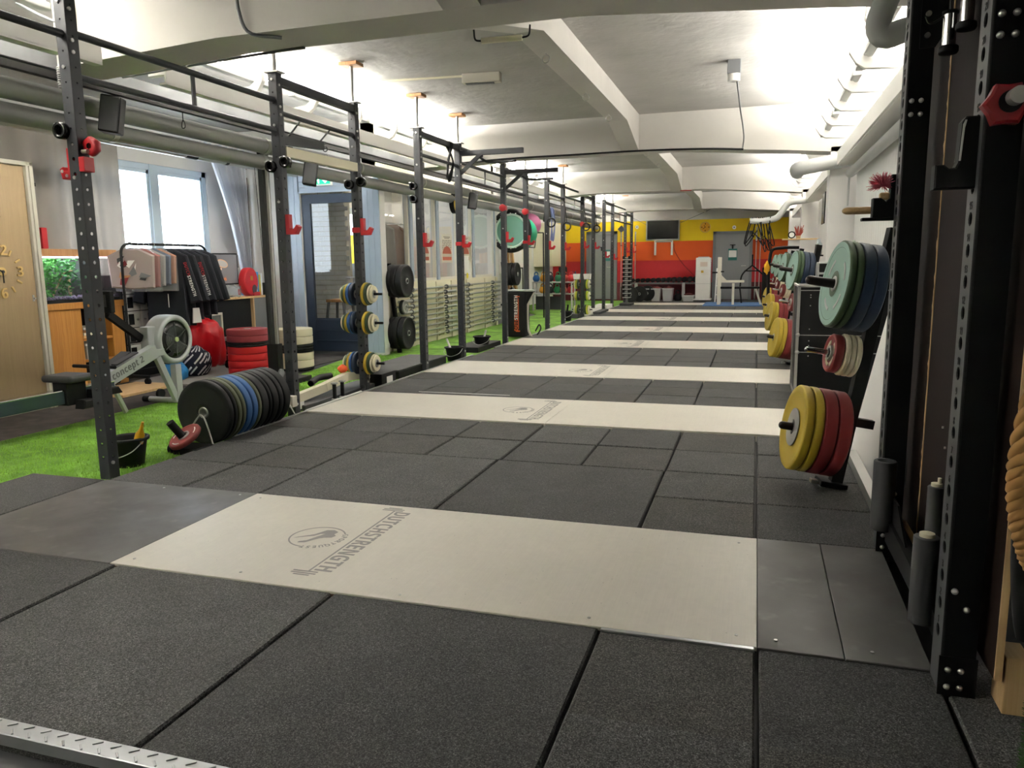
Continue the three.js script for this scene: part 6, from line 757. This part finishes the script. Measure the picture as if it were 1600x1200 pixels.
{ // portable air conditioner
  const a = thing('air_conditioner', 'tall white portable air conditioner by the far grey door', 'air conditioner', [-1.46, 0, -23.2]); part('body', rbox(0.42, 1.18, 0.40, 0.03, 0, 0.66, 0), M.white, a); part('top_vent', rspan(-0.15, 0.15, 1.245, 1.275, -0.12, 0.12), M.lightGrey, a); part('base', rspan(-0.26, 0.24, 0.03, 0.075, -0.22, 0.24), M.white, a); part('seam', [span(-0.212, 0.212, 0.50, 0.508, 0.195, 0.203), span(-0.212, 0.212, 0.86, 0.864, 0.195, 0.203)], M.lightGrey, a); part('notice', [box(0.20, 0.13, 0.004, 0.02, 1.06, 0.203)], mat(0xd9c9c0, 0.7), a, 'paper with red and blue print'); part('notice', box(0.22, 0.16, 0.004, 0.06, 0.83, 0.203), mat(0xe4e2dc, 0.7), a, 'paper notice'); part('badge', box(0.07, 0.07, 0.004, -0.02, 0.85, 0.206), mat(0xc9a23a, 0.6), a); part('side_grille', Array.from({ length: 6 }, (_, i) => box(0.006, 0.02, 0.2, 0.212, 0.85 + i * 0.05, 0)), M.grey, a); stuff(a.children[a.children.length - 1]);
}
{ // bench and mat
  single('blue_mat', slabAt(-1.30, 0.28, 0.004, 0.03, -20.55, -22.0, 0.006), mat(0x4f74a8, 0.7), 'blue exercise mat on the floor under the weight bench', 'mat');
  const b = thing('weight_bench', 'pale steel weight bench with black pad on the blue mat', 'bench', [0, 0.03, -21.0]); part('pad', rbox(1.05, 0.05, 0.28, 0.02, -0.42, 0.43, 0), M.black, b); part('post', rspan(-0.95, -0.87, 0, 1.22, 0.2, 0.28), M.offwhite, b); part('post', rspan(-0.95, -0.87, 0, 1.22, -0.28, -0.2), M.offwhite, b); part('frame', [bar([-0.85, 0.60, 0.24], [-0.28, 0.60, 0.24], 0.05, 0.06), bar([-0.91, 0.08, -0.3], [-0.91, 0.08, 0.3], 0.05, 0.05)], M.offwhite, b); part('leg', [bar([-0.55, 0, 0.2], [-0.55, 0.55, 0.2], 0.06, 0.06)], M.offwhite, b); part('leg', [bar([0.0, 0.42, 0], [0.14, 0.0, 0], 0.05, 0.05)], M.offwhite, b); part('gusset', prism([[-0.87, 0.63], [-0.87, 0.78], [-0.72, 0.63]], 0.04).translate(0, 0, 0.24), M.offwhite, b); part('peg', [toX(cyl(0.018, 0.16, 10)).translate(-1.0, 0.83, 0.24), toX(cyl(0.018, 0.1, 10)).translate(-0.84, 0.85, 0.24)], M.black, b);
  const tr = thing('suspension_bar', 'black triangular handle frame standing behind the bench', 'frame', [-0.1, 0.03, -21.6]); part('frame', [hose([[-0.3, 0.4, 0], [-0.25, 0.75, 0], [0, 1.0, 0]], 0.02, 16), hose([[0.28, 0.75, 0], [0, 1.0, 0]], 0.02, 8), rod([-0.2, 0.85, 0], [0.2, 0.85, 0], 0.016), rod([0, 1.0, 0], [0, 1.28, 0], 0.018), rod([-0.3, 0.4, 0], [-0.25, 0.0, 0], 0.02), rod([0.28, 0.75, 0], [0.28, 0.0, 0], 0.02)], M.black, tr);
  const lf = thing('step_ladder', 'pale folding ladder beside the white appliance', 'ladder', [-1.02, 0.0, -22.6]); for (const s of [-1, 1]) part('rail', bar([s * 0.06, 0, 0.15], [s * 0.03, 0.95, 0], 0.03, 0.03), M.white, lf); for (let i = 0; i < 3; i++) part('step', rspan(-0.05, 0.05, 0.2 + i * 0.25, 0.22 + i * 0.25, 0.02, 0.12), M.white, lf);
  const vb = (x, z, h, l) => { const t = thing('barbell', l, 'barbell', [x, 0.004, z], 0, 'barbells standing at the far wall'); part('shaft', cyl(0.014, h - 0.8, 10).translate(0, h / 2, 0), M.zinc, t); part('sleeve', cyl(0.025, 0.4, 14).translate(0, 0.2, 0), M.chrome, t); part('sleeve', cyl(0.025, 0.4, 14).translate(0, h - 0.2, 0), M.chrome, t); part('collar', cyl(0.036, 0.025, 14).translate(0, h - 0.41, 0), mat(0x8f2530, 0.5), t); };
  vb(-0.02, -23.7, 2.1, 'left upright barbell beside the far grey door'); vb(0.09, -23.6, 2.1, 'right upright barbell beside the far grey door'); vb(-3.52, -23.7, 2.05, 'upright barbell left of the television'); vb(-3.95, -23.7, 2.05, 'upright barbell between the far rig posts');
  single('punch_pad', rbox(0.14, 0.95, 0.12, 0.04, 0.24, 0.48, -23.7), M.black, 'tall black pad leaning by the far upright barbells', 'pad');
}
{ // kettlebells
  const sx = -4.87, sz = -19.0, s = thing('kettlebell_shelf', 'low grey two-tier kettlebell shelf', 'shelf', [sx, -0.035, sz]); part('shelf', rspan(-0.52, 0.52, 0.70, 0.73, -0.18, 0.18), M.lightGrey, s); part('shelf', rspan(-0.52, 0.52, 0.41, 0.44, -0.18, 0.18), M.lightGrey, s); for (const x of [-0.5, 0.5]) for (const z of [-0.16, 0.16]) part('leg', rspan(x - 0.02, x + 0.02, 0, 0.72, z - 0.02, z + 0.02), M.lightGrey, s); part('lower_panel', span(-0.45, 0.2, 0.03, 0.36, 0.1, 0.08), M.darkGrey, s);
  const kbG = lathe([[0, 0], [0.055, 0], [0.09, 0.05], [0.093, 0.10], [0.07, 0.155], [0.03, 0.175], [0, 0.178]], 24), hdG = ring(0.05, 0.014, 24, 8).scale(1, 1.15, 1).translate(0, 0.19, 0);
  const kb = (x, y, c, k, l) => { const t = thing('kettlebell', l, 'kettlebell', [sx + x, y, sz + 0.04], 0, 'kettlebells on the shelf'); t.scale.setScalar(k); const m = mat(c, 0.45); part('body', kbG, m, t); part('handle', hdG, m, t); };
  const up = 0.695, lo = 0.405; [[-0.45, 0x1a5fa8, 'blue'], [-0.26, 0xd89a14, 'yellow'], [-0.08, 0x2a2d36, 'dark'], [0.12, 0x1f7048, 'green'], [0.30, 0xa8402f, 'rust'], [0.46, 0xb3232b, 'red']].forEach(([x, c, n]) => kb(x, up, c, 0.95, `${n} kettlebell on the upper shelf`)); [[-0.28, 0xd89a14, 'yellow'], [-0.08, 0x24262c, 'black'], [0.1, 0x1f8a55, 'green'], [0.26, 0xc46a52, 'salmon'], [0.44, 0xb8222a, 'red']].forEach(([x, c, n]) => kb(x, lo, c, 0.95, `${n} kettlebell on the lower shelf`));
  single('speaker_box', rbox(0.2, 0.16, 0.16, 0.03, -4.72, 0.98, -19.35), M.black, 'black speaker behind the upper kettlebells', 'loudspeaker'); single('speaker_stand', [rspan(-4.83, -4.61, 0.86, 0.9, -19.25, -19.45), rod([-4.72, -0.03, -19.35], [-4.72, 0.87, -19.35], 0.02)], M.black, 'black post under the speaker behind the kettlebells', 'stand'); 
  for (const [x, l] of [[-4.42, 'left'], [-4.36, 'right']]) single('training_cone', lathe([[0.07, 0], [0.01, 0.26], [0, 0.262]], 18).translate(x, 0.69, -19.2), mat(0x3c3550, 0.6), `${l} dark violet cone behind the red kettlebell`, 'cone');
}
{ // low odds along the far rig
  const e = (x0, x1, y1, z0, z1, m, l, c) => single('floor_box', rspan(x0, x1, -0.035, y1, z0, z1), m, l, c, 'boxes on the floor along the far rig'); e(-3.95, -3.66, 0.06, -16.4, -17.0, M.darkGrey, 'low dark box beside the tenth upright', 'box'); e(-3.95, -3.55, 0.11, -17.2, -18.5, M.white, 'low white box beyond the eleventh upright', 'box'); e(-3.9, -3.55, 0.09, -19.2, -20.0, M.white, 'low white box beyond the twelfth upright', 'box'); e(-3.52, -3.36, 0.05, -17.3, -18.4, M.darkGrey, 'low dark block in front of the white box', 'block');
  const bn = thing('band_bundle', 'bundle of blue and violet resistance bands hanging on the far rig', 'bands', [-3.62, 1.55, -14.0]); for (let i = 0; i < 5; i++) part('band', hose([[0, 0.62, i * 0.04 - 0.08], [-0.03 + i * 0.012, 0.3, i * 0.045 - 0.09], [0, 0.02, i * 0.04 - 0.08], [0.03 + i * 0.012, 0.3, i * 0.045 - 0.09]], 0.012, 40, 6, true), mat([0x2f5da8, 0x5a4a8f, 0x8fa9cf, 0x3b3f7d, 0x7a86b8][i], 0.7), bn);
  for (const [i, dx, y] of [[7, 0.09, 1.88], [8, 0.09, 1.86], [9, 0.09, 1.92], [10, 0.09, 1.92]]) { const g = thing('gym_ring', `black gymnastic ring hanging beside the ${jn[i]} upright`, 'ring', [RX + dx, y, PZ[i] + 0.06], 0, 'gymnastic rings on the far rig'); part('ring', ring(0.075, 0.014, 28, 8), M.black, g); part('strap', rod([0, 0.075, 0], [-0.05, 0.5, 0], 0.008), M.black, g); }
}
{ // straps and screens on the right-hand wall, further back
  const s = thing('strap_bundle', 'tangle of black straps hanging from the bent pipe', 'straps', [0.05, 1.93, -16.08]); for (let i = 0; i < 11; i++) { const x0 = -0.18 + i * 0.036, L = rr(0.28, 0.62), q = rr(-0.08, 0.1); part('strap', hose([[x0, 0.07, rr(-0.05, 0.05)], [x0 + q, -L * 0.4, rr(-0.08, 0.08)], [x0 + q * 1.6, -L, rr(-0.06, 0.06)], [x0 - q * 0.4, -L * 0.6, rr(-0.06, 0.06)]], 0.011, 30, 5), M.black, s); }
  for (const [x, l] of [[0.97, 'left'], [1.03, 'right']]) single('wall_panel', rspan(x - 0.008, x + 0.008, 1.72, 2.20, -12.9, -13.4), M.blackGloss, `${l} slim black panel standing off the right wall`, 'panel');
  const sh = thing('wall_shelf', 'small wooden wall shelf on the right with a clock and red tuft', 'shelf', [0, 0, -15.3]); part('board', rspan(0.44, 1.09, 1.53, 1.555, -0.1, 0.1), M.woodPale, sh);
  const ck = thing('alarm_clock', 'small black clock on the wooden wall shelf', 'clock', [0.60, 1.556, -15.25]); part('case', toZ(cyl(0.065, 0.05, 24)).translate(0, 0.066, 0), M.black, ck); part('dial', toZ(cyl(0.045, 0.006, 24)).translate(0, 0.066, 0.027), M.white, ck);
  const tf = thing('dried_flowers', 'red tuft of dried flowers on the wooden wall shelf', 'flowers', [0.72, 1.556, -15.3]); const g = []; for (let i = 0; i < 60; i++) g.push(rod([0, 0, 0], [rr(-0.09, 0.09), rr(0.1, 0.24), rr(-0.06, 0.06)], 0.006, 4, 0.003)); stuff(part('stems', g, mat(0xb9584a, 0.9), tf)); part('pot', lathe([[0, 0], [0.035, 0], [0.045, 0.05], [0, 0.05]], 16), M.woodPale, tf);
  const hb = thing('dip_bars', 'black curved tube frame by the far right plates', 'frame', [0.42, 0, -17.3]); part('tube', hose([[-0.15, 0, 0], [-0.15, 1.2, 0], [-0.1, 1.38, 0], [0.1, 1.42, 0], [0.5, 1.42, 0]], 0.03, 40), M.black, hb); part('tube', hose([[-0.15, 0, -0.6], [-0.15, 1.2, -0.6], [-0.1, 1.38, -0.6], [0.1, 1.42, -0.6], [0.5, 1.42, -0.6]], 0.03, 40), M.black, hb);
  const cn = thing('bottle_rack', 'row of clear bottles on a black wall ledge', 'rack', [0.86, 0, -11.4]); part('ledge', rspan(-0.12, 0.22, 1.22, 1.24, -0.25, 0.25), M.black, cn); for (let i = 0; i < 4; i++) single('bottle', lathe([[0, 0], [0.035, 0], [0.035, 0.14], [0.012, 0.18], [0.012, 0.22], [0, 0.22]], 16).translate(0.80, 1.24, -11.22 - i * 0.12), M.clearPlastic, `${ord[i]} clear bottle on the black wall ledge`, 'bottle', 'bottles on the wall ledge');
  single('yellow_cloth', blob(0.05, 0.12, 0.05, 0.2, 4, 24).translate(0.19, 1.02, -15.6), mat(0xd9a316, 0.7), 'yellow cloth hung among the far right plates', 'cloth');
}
// red cap strip on the third beam, small sign
single('beam_tag', span(-1.50, -1.28, 2.55, 2.565, -16.02, -16.06), M.redPlastic, 'thin red tag under the third beam', 'tag');

{ // hoist arm and bands on the rig
  const h = thing('hoist_arm', 'dark slotted arm with a steel carabiner between the second and third uprights', 'arm', [0, 0, 0]); part('arm', [bar([-3.75, 2.21, -5.62], [-3.72, 2.24, -6.25], 0.05, 0.07)], M.steel, h); part('eye', ring(0.022, 0.005, 20, 6).translate(-3.72, 2.22, -6.3), M.steel, h); part('carabiner', hose([[-3.72, 2.18, -6.32], [-3.70, 2.14, -6.32], [-3.705, 2.08, -6.32], [-3.72, 2.065, -6.32], [-3.738, 2.08, -6.32], [-3.74, 2.14, -6.32]], 0.005, 40, 6, true), M.zinc, h); part('hanger', rod([-3.75, 2.23, -5.75], [-3.62, 2.36, -5.75], 0.008), M.steel, h); part('hanger', rod([-3.72, 2.26, -6.2], [-3.61, 2.36, -6.2], 0.008), M.steel, h);
  const b = thing('band_bundle', 'black bands looped over the crossbar beside the fifth upright', 'bands', [RX, 0, -9.0]); for (let i = 0; i < 3; i++) part('band', hose([[0.03, 2.63, i * 0.03], [-0.03 + i * 0.02, 2.4, i * 0.03 + 0.02], [-0.02, 2.17 + i * 0.02, i * 0.03], [0.03 + i * 0.01, 2.4, i * 0.03 - 0.02], [-0.03, 2.63, i * 0.03]], 0.011, 50, 6, true), M.black, b);
  const c = thing('hanging_carabiner', 'small dark hook hanging below the left trough', 'hook', [-4.44, 2.42, -5.35]); part('cord', rod([0, 0, 0], [0, -0.07, 0], 0.004), M.black, c); part('hook', hose([[0, -0.06, 0], [0.015, -0.09, 0], [0.012, -0.12, 0], [-0.012, -0.12, 0], [-0.015, -0.09, 0]], 0.004, 24, 5, true), M.black, c);
}

scene.traverse(o => { if (o.isMesh) { o.castShadow = true; o.receiveShadow = true; } if (o.isLight) o.castShadow = true; });
renderer.render(scene, camera);
